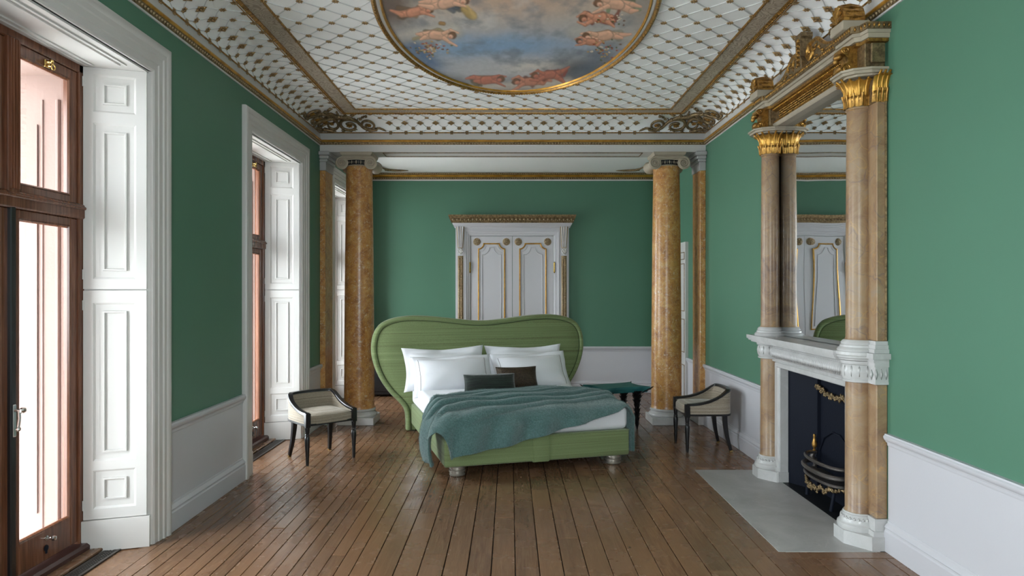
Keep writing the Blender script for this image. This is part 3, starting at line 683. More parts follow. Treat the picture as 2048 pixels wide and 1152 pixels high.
# ---- coves
def cove_pt(side, s, th, h=0.0):
    r, z = RUN * (1 - math.cos(th)), RISE * math.sin(th); tn = Vector((RISE * math.cos(th), -RUN * math.sin(th))).normalized(); r += tn.x * h; z = ZCOVE + z + tn.y * h
    if side == 'far': return Vector((s, YB - r, z))
    if side == 'near': return Vector((s, 2 * YC - YB + r, z))
    if side == 'left': return Vector((XL + r, s, z))
    return Vector((XR - r, s, z))
def cove_frame(side, s, th, h=0.0):
    o = cove_pt(side, s, th, h); ds = (cove_pt(side, s + .01, th) - cove_pt(side, s - .01, th)).normalized(); dt = (cove_pt(side, s, th + .02) - cove_pt(side, s, th - .02)).normalized(); n = (cove_pt(side, s, th, .01) - cove_pt(side, s, th)).normalized()
    return basis(o, ds, dt, n)
SP = .181
LIM = {'far': (XL, XR), 'near': (XL, XR), 'left': (2 * YC - YB, YB), 'right': (2 * YC - YB, YB)}
CORN = [(XL, -.018 * 0)]
cov_lab = {'far': 'far cove over the column beam', 'near': 'near cove over the near beam', 'left': 'left cove above the window wall', 'right': 'right cove above the fireplace wall'}
for cn, side in enumerate(('far', 'left', 'right', 'near')):
    a, b = LIM[side]; mid = (a + b) / 2
    cv = empty('trim_%d' % (4 + cn), cove_pt(side, mid, 0), 'white coved plaster with netted gilt rosettes, ' + cov_lab[side], 'cove', 'structure')
    P = []
    for k in range(15):
        th = PI / 2 * k / 14; r = RUN * (1 - math.cos(th)); P.append([cove_pt(side, a + r, th), cove_pt(side, b - r, th)])
    MB().grid(P).build('cove_surface', M['ceil'], cv, 60)
    if side == 'near': continue
    for th, rad in ((0.02, .007), (PI / 2 - .03, .006)):
        r = RUN * (1 - math.cos(th)); MB().tube([cove_pt(side, a + r, th, .003), cove_pt(side, b - r, th, .003)], rad, 6).build('gilt_line', M['gold'], cv, 30)
    tr = MB(); nrow = [(.02, 0), (PI / 8, .5), (PI / 4, 0), (3 * PI / 8, .5), (PI / 2 - .05, 0)]
    clear = [.80, .76, .72, .60, .46] if side == 'far' else [.64, .66, .64, .58, .46]
    n = int((b - a) / SP) + 2; s_start = mid - SP * (n // 2)
    lo = a if side == 'far' else 3.6
    for k in range(n):
        for ri, (th, of) in enumerate(nrow):
            s = s_start + (k + of) * SP
            c0 = clear[ri]
            ok = (a + c0 < s < b - c0) if side == 'far' else (lo < s < b - c0)
            if not ok: continue
            big = ri == 2
            o = link('large_rosette' if big else 'rosette', ROSB if big else ROS, cv, True, cove_frame(side, s, th, .002))
            if ri < 4:
                th2 = nrow[ri + 1][0]
                for sg in (1, -1):
                    q = [cove_pt(side, s + sg * SP / 2 * (t * t * (3 - 2 * t) * .55 + t * .45 + .10 * math.sin(2 * PI * t) * (1 if ri % 2 else -1)), lerp(th, th2, t), .003) for t in (0, .17, .33, .5, .67, .83, 1)]
                    tr.tube(q, .0034, 4, cap=False)
    tag(tr.build('net_tracery', M['ribs'], cv, 60), kind='stuff')
# corner acanthus scrolls in the cove
for sg, lab in ((-1, 'gilt acanthus scroll filling the far left corner of the cove'), (1, 'gilt acanthus scroll filling the far right corner of the cove')):
    cx_ = XL if sg < 0 else XR
    oc = empty('corner_scroll', (cx_, YB, ZCOVE), lab, 'ornament')
    for side in ('far', 'left' if sg < 0 else 'right'):
        def P(d, t, h=.012):          # d metres out from the corner, t 0..1 up the cove
            th = t * PI / 2
            if side == 'far': return cove_pt(side, cx_ - sg * d, th, h)
            return cove_pt(side, YB - d, th, h)
        st = MB()
        def sc(dc, tc, rd, rt, turns, a0, sn, w0, w1, n=40):
            pts_ = []
            for i in range(n + 1):
                t = i / n; a = a0 + sn * 2 * PI * turns * t; r = 1 - .62 * t
                pts_.append(P(dc + rd * r * math.cos(a), max(.04, min(.97, tc + rt * r * math.sin(a))), .014 + .012 * t))
            st.tube(pts_, [lerp(w0, w1, i / n) for i in range(n + 1)], 8)
        sc(.60, .40, .085, .27, 1.2, PI * 1.05, -1, .016, .011); sc(.37, .40, .125, .34, 1.25, PI * .2, 1, .022, .012); sc(.17, .46, .10, .36, 1.1, PI * .9, -1, .02, .012)
        st.tube([P(d, t) for d, t in ((.08, .95), (.16, .90), (.27, .84), (.40, .78), (.47, .60), (.53, .28), (.60, .12), (.68, .16), (.70, .30))], [.015, .022, .026, .022, .018, .018, .017, .014, .008], 8)
        st.tube([P(d, t) for d, t in ((.66, .24), (.72, .26), (.77, .16), (.795, .08))], [.012, .014, .012, .004], 8)
        st.tube([P(d, t) for d, t in ((.02, .10), (.07, .20), (.13, .12), (.2, .10))], [.012, .026, .022, .008], 8)
        rnd = random.Random(3)
        for k in range(34):
            d = rnd.uniform(.05, .62); t = rnd.choice([.12, .2, .72, .82, .9]) + rnd.uniform(-.05, .05); c = P(d, t, .016); e = P(d + .02, t + rnd.uniform(-.09, .09), .016) - c
            f = (P(d, t + .08, .016) - c); st.octa(c, e.normalized() * .03, f.normalized() * .014, (P(d, t, .036) - c))
        st.build('acanthus_stem', M['bronze'], oc, 120)
        for dc, tc, r in ((.60, .42, .033), (.37, .42, .042), (.17, .5, .032)):
            mb = MB(); fr = basis(P(dc, tc, .01), (P(dc + .01, tc) - P(dc, tc)).normalized(), (P(dc, tc + .02) - P(dc, tc)).normalized(), (P(dc, tc, .03) - P(dc, tc, .01)).normalized()); mb.M = fr
            for q in range(7):
                a = q * 2 * PI / 7; d = Vector((math.cos(a), math.sin(a), 0)); mb.octa(d * r * .62 + Vector((0, 0, .012)), d * r * .4, Vector((-d.y, d.x, 0)) * r * .34, (0, 0, .014))
            mb.ball((0, 0, .014), r * .3, r * .3, .014, 8, 4); mb.build('gilt_flower', M['gold'], oc, 179)
# ---- main cornice below the coves
def cornice(n, side, A, B, out, lab, mA=1, mB=1, z=0):
    c = empty('trim_%d' % n, A, lab, 'cornice', 'structure')
    MB().mould([(0, 3.312 + z), (.010, 3.312 + z), (.012, 3.322 + z), (0, 3.322 + z)], A, B, out, mA, mB).build('white_fillet', M['white'], c, 0)
    MB().mould([(0, 3.322 + z), (.012, 3.322 + z), (.016, 3.330 + z), (.028, 3.346 + z), (.030, 3.352 + z), (0, 3.352 + z)], A, B, out, mA, mB).build('beaded_moulding', M['bronze'], c, 30)
    MB().mould([(0, 3.352 + z), (.030, 3.352 + z), (.038, 3.358 + z), (.041, 3.366 + z), (.036, 3.376 + z), (.026, 3.380 + z), (0, 3.381 + z)], A, B, out, mA, mB).build('gilt_roll', M['goldbright'], c, 40)
    if z == 0: MB().mould([(0, 3.381), (.024, 3.381), (.021, 3.395), (.010, 3.43), (.003, 3.458), (0, 3.465)], A, B, out, mA, mB).build('white_fascia', M['white'], c, 40)
    mb = MB(); A_, B_ = Vector(A), Vector(B); d = (B_ - A_).normalized(); n_ = int((B_ - A_).length / .034); o = Vector(out)
    for k in range(n_):
        p = A_ + d * (.017 + .034 * k) + o * .024 + Vector((0, 0, 3.338 + z)); mb.octa(p, d * .011, o * .009, (0, 0, .013))
    tag(mb.build('egg_carving', M['giltcream'], c, 179), kind='stuff')
YB2 = 2 * YC - YB
cornice(8, 'far', (XR, YB, 0), (XL, YB, 0), (0, -1, 0), 'gilt and white cornice on the face of the column beam')
cornice(9, 'left', (XL, YB2, 0), (XL, YB, 0), (1, 0, 0), 'gilt and white cornice along the window wall')
cornice(10, 'right', (XR, YB2, 0), (XR, YB, 0), (-1, 0, 0), 'gilt and white cornice along the fireplace wall')
ac = empty('trim_11', (CX, YE, 3.3), 'gilt and white cornice across the green end wall', 'cornice', 'structure')
for nm, m, pr in (('white_fillet', 'white', [(0, 3.303), (.012, 3.303), (.015, 3.322), (0, 3.322)]), ('beaded_moulding', 'bronze', [(0, 3.322), (.016, 3.322), (.024, 3.334), (.045, 3.352), (0, 3.352)]), ('gilt_roll', 'goldbright', [(0, 3.352), (.048, 3.352), (.062, 3.36), (.082, 3.384), (0, 3.386)]), ('upper_beading', 'bronze', [(0, 3.386), (.084, 3.386), (.10, 3.396), (.108, 3.412), (0, 3.414)])):
    MB().mould(pr, (XL, YE, 0), (XR, YE, 0), (0, -1, 0), 1, 1).build(nm, M[m], ac, 30)
mb = MB()
for k in range(134):
    x = XL + .02 + .034 * k; mb.octa((x, YE - .034, 3.338), (.011, 0, 0), (0, .010, 0), (0, 0, .012)); mb.octa((x, YE - .100, 3.399), (.010, 0, 0), (0, .009, 0), (0, 0, .010))
tag(mb.build('egg_carving', M['giltcream'], ac, 179), kind='stuff')
cornice(12, 'alcove left', (XL, 8.44, 0), (XL, YE, 0), (1, 0, 0), 'gilt and white cornice of the far alcove above its window', 0, 1)
cornice(13, 'alcove right', (XR, 8.44, 0), (XR, YE, 0), (-1, 0, 0), 'gilt and white cornice of the far alcove above its side door', 0, 1)
# ---- beams and alcove ceilings
bm_ = struct('trim_14', MB().box(XL, XR, YB, 8.44, ZBEAM, ZT), M['white'], 'white beam carried by the two marble columns', cat='beam')
mb = MB()
for y0 in (YB + .045, 8.44 - .06): mb.tube([(CX - 1.55, y0, ZBEAM - .002), (CX + 1.55, y0, ZBEAM - .002)], .006, 6)
for x0 in (CX - 1.55, CX + 1.55): mb.tube([(x0, YB + .045, ZBEAM - .002), (x0, 8.38, ZBEAM - .002)], .006, 6)
mb.build('soffit_bead', M['bronze'], bm_, 30)
struct('trim_15', MB().box(XL, XR, 2 * YC - 8.44, YB2, ZBEAM, ZT), M['white'], 'white beam above the near end of the room', cat='beam')
ca = struct('trim_16', MB().box(XL - .1, XR + .1, 8.4, YE + .1, ZALC, ZALC + .1), M['ceil'], 'plain white ceiling of the far alcove', cat='ceiling')
struct('trim_17', MB().box(XL - .1, XR + .1, YN - .1, 1.8, ZALC, ZALC + .1), M['ceil'], 'plain white ceiling of the near alcove', cat='ceiling')
for sg in (-1, 1):
    mb = MB(); x0 = CX + sg * 1.93; y0 = YE - .32
    mb.tube([(x0 - sg * d, y0 - e, ZALC - .014) for d, e in ((.0, .40), (.01, .28), (.03, .15), (.07, .07), (.16, .03), (.27, .012), (.36, .006))], [.004, .009, .014, .02, .018, .012, .004], 8)
    for k in range(12): 
        d = .02 * k + .03; mb.octa((x0 - sg * d, y0 - .07 / (1 + k * .35) - .01, ZALC - .022), (.018, 0, 0), (0, .014, 0), (0, 0, .012))
    mb.build('corner_spray', M['bronze'], ca, 120)
# ---- marble columns
def ionic(name, xc, yc, label):
    c = empty(name, (xc, yc, 0), label, 'column')
    Bd = lambda mb, nm, m, sm=40: mb.build(nm, m, c, sm, world=False)
    Bd(MB().bbox(-.212, .212, -.212, .212, 0, .086, .004), 'plinth', M['marble'], 0)
    Bd(MB().lathe([(.205, .086), (.212, .095), (.214, .107), (.208, .120), (.196, .126), (.194, .132), (.186, .138), (.182, .146), (.186, .152), (.196, .155), (.198, .163), (.193, .172), (.187, .175), (.184, .182), (0, .182)], 48), 'base_moulding', M['marble'])
    sh = [(.186, .180), (.181, .20)] + [(lerp(.180, .156, ((k / 12) ** 1.7)), lerp(.21, 3.05, k / 12)) for k in range(13)] + [(.163, 3.056), (.166, 3.066), (.163, 3.078), (0, 3.078)]
    Bd(MB().lathe(sh, 56), 'shaft', M['siena'])
    cap = empty('capital', (0, 0, 0)); cap.parent = c; 
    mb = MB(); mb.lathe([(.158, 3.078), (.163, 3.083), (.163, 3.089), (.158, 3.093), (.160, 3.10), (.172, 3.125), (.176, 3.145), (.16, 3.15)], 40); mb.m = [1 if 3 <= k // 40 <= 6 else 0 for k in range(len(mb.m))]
    mb.box(-.17, .17, -.165, .165, 3.145, 3.172); mb.bbox(-.172, .172, -.172, .172, 3.172, 3.20, .003)
    mb.prism([(-.178, 3.2), (.178, 3.2), (.186, 3.214), (.192, 3.228), (.192, 3.239), (-.192, 3.239), (-.192, 3.228), (-.186, 3.214)], lambda a, b, q: (a, q, b), -.19, .19)
    link('echinus_and_abacus', mb.mesh('echinus', [M['capital'], M['slate']], 35), cap, False)  # dark echinus ground paints in the shade and dirt behind the eggs
    mb = MB()
    for k in range(20):
        a = 2 * PI * k / 20; d = Vector((math.cos(a), math.sin(a), 0)); mb.octa(d * .174 + Vector((0, 0, 3.12)), d * .014, Vector((-d.y, d.x, 0)) * .013, (0, 0, .026)); a += PI / 20; d = Vector((math.cos(a), math.sin(a), 0)); mb.octa(d * .172 + Vector((0, 0, 3.12)), d * .010, Vector((-d.y, d.x, 0)) * .004, (0, 0, .026))
    link('egg_carving', mb.mesh('eggs', M['capital'], 179), cap, False)
    for sx in (-1, 1):
        mb = MB(basis((sx * .171, 0, 3.108), (1, 0, 0), (0, 0, 1), (0, -1, 0)))
        mb.lathe([(0, -.172), (.070, -.172), (.076, -.17), (.066, -.14), (.055, -.07), (.05, -.02), (.05, .02), (.055, .07), (.066, .14), (.076, .17), (.070, .172), (0, .172)], 28)
        for f in (1, -1):
            sp = spiral((0, 0, f * .178), .068, .012, 2.4, PI / 2, -sx * f, 60, (1, 0, 0), (0, 1, 0))
            mb.tube(sp, [lerp(.0125, .0065, i / 60) for i in range(61)], 8); mb.ball((0, 0, f * .182), .012, .012, .012, 10, 6)
        link('volute', mb.mesh('volute', M['capital'], 40), cap, False)
        mb = MB()
        for f in (1, -1): mb.tube([(sx * .171, f * .178, 3.176), (sx * .1, f * .178, 3.172), (0, f * .178, 3.168)], [.0115, .012, .012], 7)
        link('volute_band', mb.mesh('band', M['capital'], 40), cap, False)
    return c
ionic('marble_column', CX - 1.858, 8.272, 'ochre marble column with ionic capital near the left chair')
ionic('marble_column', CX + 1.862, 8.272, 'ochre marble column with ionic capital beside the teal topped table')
# ---- wall pilasters in line with the columns
for nm, xw, sg, lab in (('marble_pilaster', XL, 1, 'ochre marble pilaster on the window wall behind the left column'), ('marble_pilaster', XR, -1, 'ochre marble pilaster on the fireplace wall beyond the right column')):
    pl = empty(nm, (xw, (YB + 8.44) / 2, 0), lab, 'pilaster'); d = sg * .066
    def bx(name, z0, z1, g, m, b=.004):
        x0, x1 = sorted((xw, xw + d + sg * g)); MB().bbox(x0, x1, YB - g, 8.44 + g, z0, z1, b).build(name, M[m], pl, 0)
    bx('plinth', 0, .10, .03, 'marble'); bx('base_moulding', .10, .135, .022, 'marble', .008); bx('base_moulding', .135, .17, .012, 'marble', .008); bx('shaft', .17, 3.02, 0, 'siena')
    bx('capital_block', 3.02, 3.12, .010, 'greycap'); bx('capital_block', 3.12, 3.155, .028, 'greycap', .008); bx('capital_block', 3.155, 3.195, .048, 'greycap', .01); bx('capital_block', 3.195, ZBEAM - .001, .066, 'greycap', .006)
# ---- double door in the end wall
dx = .035; dr = empty('door_1', (dx, YE, 0), 'grey white double door with gilt mouldings and carved gilt head behind the bed', 'door', 'structure')
Bm = lambda mb, nm, m, par=dr, sm=30: mb.build(nm, m, par, sm)
TOPD = 2.435
for sg in (-1, 1):                        # leaves
    x0, x1 = sorted((dx + sg * .003, dx + sg * .64)); mb = MB().box(x0, x1, YE - .03, YE - .001, .01, TOPD)
    lf = Bm(mb, 'door_leaf', M['dado'], dr, 0)
    def poly(i):
        a0, a1 = x0 + .105 + i, x1 - .105 - i; z0, z1 = .98 + i, TOPD - .105 - i; k = .085
        k += i * .5; arc = [math.radians(q) for q in (270, 247, 225, 203, 180)]
        p = [(a0, z0), (a1, z0), (a1 + .0, z1 - k - .012)] + [(a1 + k * math.cos(q), z1 + k * math.sin(q)) for q in arc] + [(a0 - k * math.cos(q), z1 + k * math.sin(q)) for q in reversed(arc)] + [(a0, z1 - k - .012)]
        return p
    def ringp(i0, prof, m, nm):
        P = poly(i0); n = len(P); fr = []
        for i in range(n):
            a, b, c = Vector(P[i - 1]), Vector(P[i]), Vector(P[(i + 1) % n]); d1 = (b - a).normalized(); d2 = (c - b).normalized(); n1 = Vector((-d1.y, d1.x)); n2 = Vector((-d2.y, d2.x)); mt = (n1 + n2); mt = mt / max(mt.dot(n1), .6)
            fr.append(((b.x, YE - .03, b.y), (mt.x, 0, mt.y), (0, -1, 0)))
        Bm(MB().sweep(prof, fr, closed=True), nm, m, lf)
    ringp(0, [(0, 0), (.002, .012), (.012, .016), (.020, .008), (.020, 0)], M['goldbright'], 'gilt_moulding')
    ringp(.022, [(0, 0), (.0, .006), (.016, .004), (.018, 0)], M['dado'], 'panel_moulding'); ringp(.062, [(0, 0), (.002, .008), (.010, .006), (.012, 0)], M['dado'], 'panel_bead')
    mb = MB().box(x0 + .12, x1 - .12, YE - .036, YE - .028, .18, .86); mb.M = basis((0, YE - .036, 0), (1, 0, 0), (0, 0, 1), (0, -1, 0)); panel_moulds(mb, x0 + .11, x1 - .11, .17, .87); Bm(mb, 'lower_panel', M['dado'], lf)
    for rx in (x0 + .09, x1 - .09):
        mb = MB(basis((rx, YE - .03, TOPD - .085), (1, 0, 0), (0, 0, 1), (0, -1, 0))); mb.lathe([(.058, 0), (.056, .006), (.0, .008)], 20)
        for r, n, lf_ in ((.044, 12, .014), (.024, 8, .02)):
            for q in range(n):
                a = 2 * PI * q / n; d = Vector((math.cos(a), math.sin(a), 0)); mb.octa(d * r + Vector((0, 0, lf_ * .6)), d * .018, Vector((-d.y, d.x, 0)) * .008, (0, 0, .008))
        mb.ball((0, 0, .014), .010, .010, .010, 8, 4); Bm(mb, 'gilt_rosette', M['giltcream'], lf, 120)
    for z in (1.95, .5):
        mb = MB(); xh = dx + sg * .655; mb.tube([(xh, YE - .045, z - .09), (xh, YE - .05, z - .07), (xh, YE - .048, z), (xh, YE - .05, z + .07), (xh, YE - .045, z + .09)], [.003, .014, .011, .014, .003], 10); Bm(mb, 'door_hinge', M['brass'])
fr = [((dx - .645, YE, 0), (-1, 0, 0), (0, -1, 0)), ((dx - .645, YE, TOPD + .005), (-1, 0, 1), (0, -1, 0)), ((dx + .645, YE, TOPD + .005), (1, 0, 1), (0, -1, 0)), ((dx + .645, YE, 0), (1, 0, 0), (0, -1, 0))]
Bm(MB().sweep([(0, 0), (0, .035), (.014, .045), (.03, .045), (.036, .055), (.062, .06), (.07, .07), (.085, .07), (.085, 0)], fr), 'architrave', M['dado'])
for sg in (-1, 1):
    x0, x1 = sorted((dx + sg * .725, dx + sg * .88)); Bm(MB().box(x0, x1, YE - .05, YE, 0, 2.58).box(x0 + .012, x1 - .012, YE - .062, YE, 0, 2.58), 'pilaster', M['dado'], dr, 0)
    xc = (x0 + x1) / 2
    mb = MB(); z = .75; mb.box(xc - .042, xc + .042, YE - .068, YE - .06, .72, 2.13)
    while z < 2.11:
        for s_ in (-1, 1): mb.octa((xc + s_ * .018, YE - .07, z), (.020 * s_, 0, .011), (-.006 * s_, 0, .010), (0, .010, 0))
        z += .022
    tag(Bm(mb, 'gilt_plait_carving', M['giltcream'], dr, 179), kind='stuff')
    mb = MB(); mb.prism([(xc - .062, 2.59), (xc + .062, 2.59), (xc + .040, 2.25), (xc - .040, 2.25)], lambda a, b, q: (a, q, b), YE - .085, YE - .06)
    cn_ = Bm(mb, 'tapered_gilt_bracket', M['giltcream'], dr, 0)
    mb = MB()
    for s_ in (-1, 0, 1): mb.tube([(xc + s_ * .035, YE - .088, 2.58), (xc + s_ * .022, YE - .088, 2.26)], [.013, .008], 6)
    Bm(mb, 'bracket_reeds', M['dado'], cn_)
    mb = MB(); mb.ball((xc, YE - .09, 2.20), .040, .035, .05, 10, 8)
    for q in range(8): a = q * PI / 4; mb.octa((xc + .03 * math.cos(a), YE - .115, 2.2 + .036 * math.sin(a)), (.018, 0, 0), (0, .012, 0), (0, 0, .018))
    Bm(mb, 'white_carved_boss', M['white'], dr, 30)
Bm(MB().box(dx - .88, dx + .88, YE - .055, YE, 2.525, 2.60).mould([(0, 2.56), (.07, 2.56), (.075, 2.575), (.09, 2.585), (.095, 2.60), (.115, 2.61), (.13, 2.635), (0, 2.635)], (dx - .86, YE, 0), (dx + .86, YE, 0), (0, -1, 0), -.5, -.5), 'door_head', M['dado'], dr, 0)
hd = Bm(MB().mould([(0, 2.635), (.13, 2.635), (.135, 2.65), (.17, 2.70), (.19, 2.735), (.195, 2.755), (0, 2.755)], (dx - .86, YE, 0), (dx + .86, YE, 0), (0, -1, 0), -.62, -.62), 'gilt_cornice', M['bronze'])
mb = MB()
for k in range(31):
    x = dx - .91 + .0607 * k; mb.octa((x, YE - .160, 2.69), (.019, 0, 0), (0, .02, .0), (0, .028, .036)); mb.octa((x + .03, YE - .150, 2.675), (.006, 0, 0), (0, .014, 0), (0, .02, .03))
tag(Bm(mb, 'leaf_and_dart_carving', M['giltcream'], hd, 179), kind='stuff')
# ---- painted side door in the far alcove
d2 = empty('door_2', (XR, 9.4, 0), 'white side door with thin gilt lines beyond the right column', 'door', 'structure')
lf = MB().box(XR - .04, XR, 8.9, 9.92, 0, 2.23).build('door_leaf', M['white'], d2, 0)
for z0, z1 in ((.15, .62), (.78, 1.22), (1.32, 1.95), (2.0, 2.10)):
    P = [(8.94, z0), (9.88, z0), (9.88, z1), (8.94, z1)]; D = [(1, 1), (-1, 1), (-1, -1), (1, -1)]
    MB().sweep([(0, 0), (0, .006), (.010, .006), (.010, 0)], [((XR - .04, p[0], p[1]), (0, d[0], d[1]), (-1, 0, 0)) for p, d in zip(P, D)], closed=True).build('gilt_line', M['bronze'], lf, 0)
# ================================================================== FIREPLACE
def Fp(u, p, z): return Vector((XR - p, FYC + u, z))
FM = basis((XR, FYC, 0), (0, 1, 0), (-1, 0, 0), (0, 0, 1))         # local (u along wall, p out of wall, z)
hs = tag(MB().bbox(HX0, XR - .06, HY0, HY1, -.03, .002, .003).build('hearth_slab', M['hearth'], smooth=0), 'flat grey marble hearth slab let into the floor before the fireplace', 'hearth', kind='structure')
CU = .745; CP = .089; PP = .070
fp = empty('fireplace', Fp(0, 0, 0), 'white and ochre marble chimneypiece with round columns and projecting shelf', 'fireplace')
Fb = lambda mb, nm, m, par=fp, sm=35: mb.build(nm, m, par, sm)
def lmb(): return MB(FM)
def egg_ring(mb, c, R, z, n, h, w=.6):
    for k in range(n):
        a = 2 * PI * k / n; d = Vector((math.cos(a), math.sin(a), 0)); mb.octa(Vector((c[0], c[1], z)) + d * R, d * .0055, Vector((-d.y, d.x, 0)) * (PI * R / n) * w * 1.5, (0, 0, h))
for sg in (-1, 1):
    cu = sg * CU; pu0, pu1 = sorted((sg * .60, sg * .925))
    mb = lmb(); mb.prism([(cu - .20, .0), (cu - .20, .11), (cu - .065, .22), (cu + .065, .22), (cu + .20, .11), (cu + .20, .0)], lambda a, b, c: (a, b, c), .001, .085); Fb(mb, 'octagonal_plinth', M['marble'], fp, 0)
    mb = lmb(); mb.lathe([(.125, .085), (.13, .10), (.127, .118), (.118, .125), (.114, .130), (.112, .142), (.100, .165), (.094, .175), (.096, .182), (.092, .19), (0, .19)], 40, (cu, CP, 0)); mb.box(pu0 - .01, pu1 + .01, 0, PP + .025, .085, .115); mb.box(pu0, pu1, 0, PP + .012, .115, .19)
    bs = Fb(mb, 'base_moulding', M['marble'])
    mb = lmb(); egg_ring(mb, (cu, CP), .106, .152, 26, .018); tag(Fb(mb, 'base_leaf_carving', M['marble'], bs, 179), kind='stuff')
    Fb(lmb().lathe([(.088, .188), (.082, .20), (.081, .6), (.079, 1.017)], 40, (cu, CP, 0)), 'lower_shaft', M['siena_pale'])
    Fb(lmb().bbox(pu0 + .006, pu1 - .006, 0, PP, .19, 1.017, .006), 'lower_pilaster', M['siena_pale'], fp, 0)
    mb = lmb(); mb.lathe([(.086, 1.015), (.098, 1.018), (.100, 1.030), (.094, 1.034), (.104, 1.055), (.108, 1.085), (.104, 1.115), (.097, 1.126), (.108, 1.132), (.112, 1.145), (.112, 1.152), (0, 1.152)], 40, (cu, CP, 0)); mb.box(pu0 - .004, pu1 + .004, 0, PP + .012, 1.017, 1.034); mb.box(pu0 - .002, pu1 + .002, 0, PP + .010, 1.034, 1.126); mb.box(pu0 - .01, pu1 + .01, 0, PP + .02, 1.126, 1.152)
    dm = Fb(mb, 'frieze_drum', M['marble'])
    mb = lmb(); egg_ring(mb, (cu, CP), .104, 1.088, 14, .036, .5)
    for k in range(4): mb.octa((pu0 - .002 if sg < 0 else pu1 + .002, .014 + .03 * k, 1.08), (.007, 0, 0), (0, .011, 0), (0, 0, .036))
    tag(Fb(mb, 'leaf_carving', M['marble'], dm, 179), kind='stuff')
# jamb slips, frieze, shelf
for sg in (-1, 1):
    u0, u1 = sorted((sg * .55, sg * .66)); Fb(lmb().bbox(u0, u1, .01, .085, .002, .99, .004).bbox(*sorted((sg * .565, sg * .60)), .01, .094, .002, .985, .006), 'marble_jamb', M['marble'], fp, 0)
    Fb(lmb().bbox(*sorted((sg * .538, sg * .60)), .012, .104, .002, .088, .004), 'jamb_block', M['marble'], fp, 0)
Fb(lmb().bbox(-.60, .60, 0, .10, .955, 1.0, .006), 'lintel', M['marble'], fp, 0)
FZ = [(0, 1.0), (.104, 1.0), (.106, 1.012), (.098, 1.018), (.112, 1.035), (.120, 1.07), (.118, 1.105), (.104, 1.126), (.118, 1.132), (.122, 1.15), (0, 1.152)]
mb = MB(); mb.sweep(FZ, [(Fp(-.62, 0, 0), (-1, 0, 0), (0, 0, 1)), (Fp(.66, 0, 0), (-1, 0, 0), (0, 0, 1))]); fz = Fb(mb, 'bolection_frieze', M['marble'])
mb = lmb(); u = -.60
while u < .65:
    mb.octa((u, .117, 1.07), (.013, 0, 0), (0, .011, 0), (.006, -.004, .042)); mb.octa((u + .014, .113, 1.09), (.005, 0, 0), (0, .008, 0), (-.004, 0, .03)); u += .028
tag(Fb(mb, 'frieze_leaf_carving', M['marble'], fz, 179), kind='stuff')
SH = [(-.715, 0), (-.715, .24), (.90, .24), (.90, 0)]
mb = lmb(); 
for g, z0, z1 in ((-.03, 1.152, 1.166), (-.012, 1.166, 1.18), (0, 1.18, 1.21)):
    mb.prism([(a + (g if a > 0 else -g) * 1.0, max(0, b + g) if b > 0 else 0) for a, b in SH], lambda a, b, c: (a, b, c), z0, z1)
Fb(mb, 'shelf', M['marble'], fp, 0)
for sg in (-1, 1):
    mb = lmb(); mb.lathe([(.108, 1.152), (.120, 1.158), (.122, 1.166), (.130, 1.172), (.132, 1.185), (.138, 1.19), (.138, 1.2095), (0, 1.2095)], 40, (sg * CU, CP, 0)); mb.box(*sorted((sg * .60, sg * .935)), 0, PP + .024, 1.152, 1.175); mb.box(*sorted((sg * .60, sg * .955)), 0, PP + .04, 1.175, 1.2095)
    Fb(mb, 'shelf_drum', M['marble'])
# firebox
mb = lmb(); fb = [(-.56, .02), (-.30, -.13), (-.30, -.16), (.30, -.16), (.30, -.13), (.56, .02)]
for i in (0, 4): (a, b), (c, d) = fb[i], fb[i + 1]; mb.add([(a, b, 0), (c, d, 0), (c, d, .99), (a, b, .99)], [(0, 1, 2, 3)])
mb.box(-.59, .59, -.24, -.165, 0, .99); mb.box(-.59, .59, -.24, .07, .965, .99)
Fb(mb, 'iron_cheek_plates', M['iron'], fp, 0)
Fb(lmb().box(-.57, .57, -.24, .062, -.004, .004), 'slate_fire_floor', M['slate'], fp, 0)
# ---- the grate
gr = empty('fire_grate', Fp(0, -.1, .005), 'bowed iron basket grate with gilt swags and finials inside the fireplace', 'fire grate')
Gb = lambda mb, nm, m, sm=40: mb.build(nm, m, gr, sm)
GW = .29
mb = lmb(); mb.prism([(-GW, .006), (GW, .006), (GW, .95), (-GW, .95)], lambda a, b, c: (a, c, b), -.155, -.13); Gb(mb, 'back_plate', M['iron'], 0)
mb = lmb(); mb.tube([(-GW + .01, -.122, .33), (-.20, -.122, .45), (-.06, -.122, .52), (.06, -.122, .52), (.20, -.122, .45), (GW - .01, -.122, .33)], .006, 6); mb.box(-GW, -GW + .015, -.13, -.105, .006, .95); mb.box(GW - .015, GW, -.13, -.105, .006, .95); Gb(mb, 'plate_moulding', M['iron'], 0)
def bow(z, bulge, w=GW - .005, n=22): return [(w * math.cos(PI * i / n) * -1, -.10 + bulge * math.sin(PI * i / n) ** .6, z) for i in range(n + 1)]
for z, bl, r in ((.32, .15, .014), (.255, .17, .018), (.195, .155, .012)):
    Gb(lmb().tube(bow(z, bl), r, 8), 'front_bar', M['polished_iron'])
for k in range(19):
    u = -.25 + .5 * k / 18; pm_ = -.10 + .14 * max(0, 1 - (u / GW) ** 2) ** .4; Gb(lmb().box(u - .005, u + .005, -.125, pm_, .186, .20), 'bottom_bar', M['polished_iron'], 0)
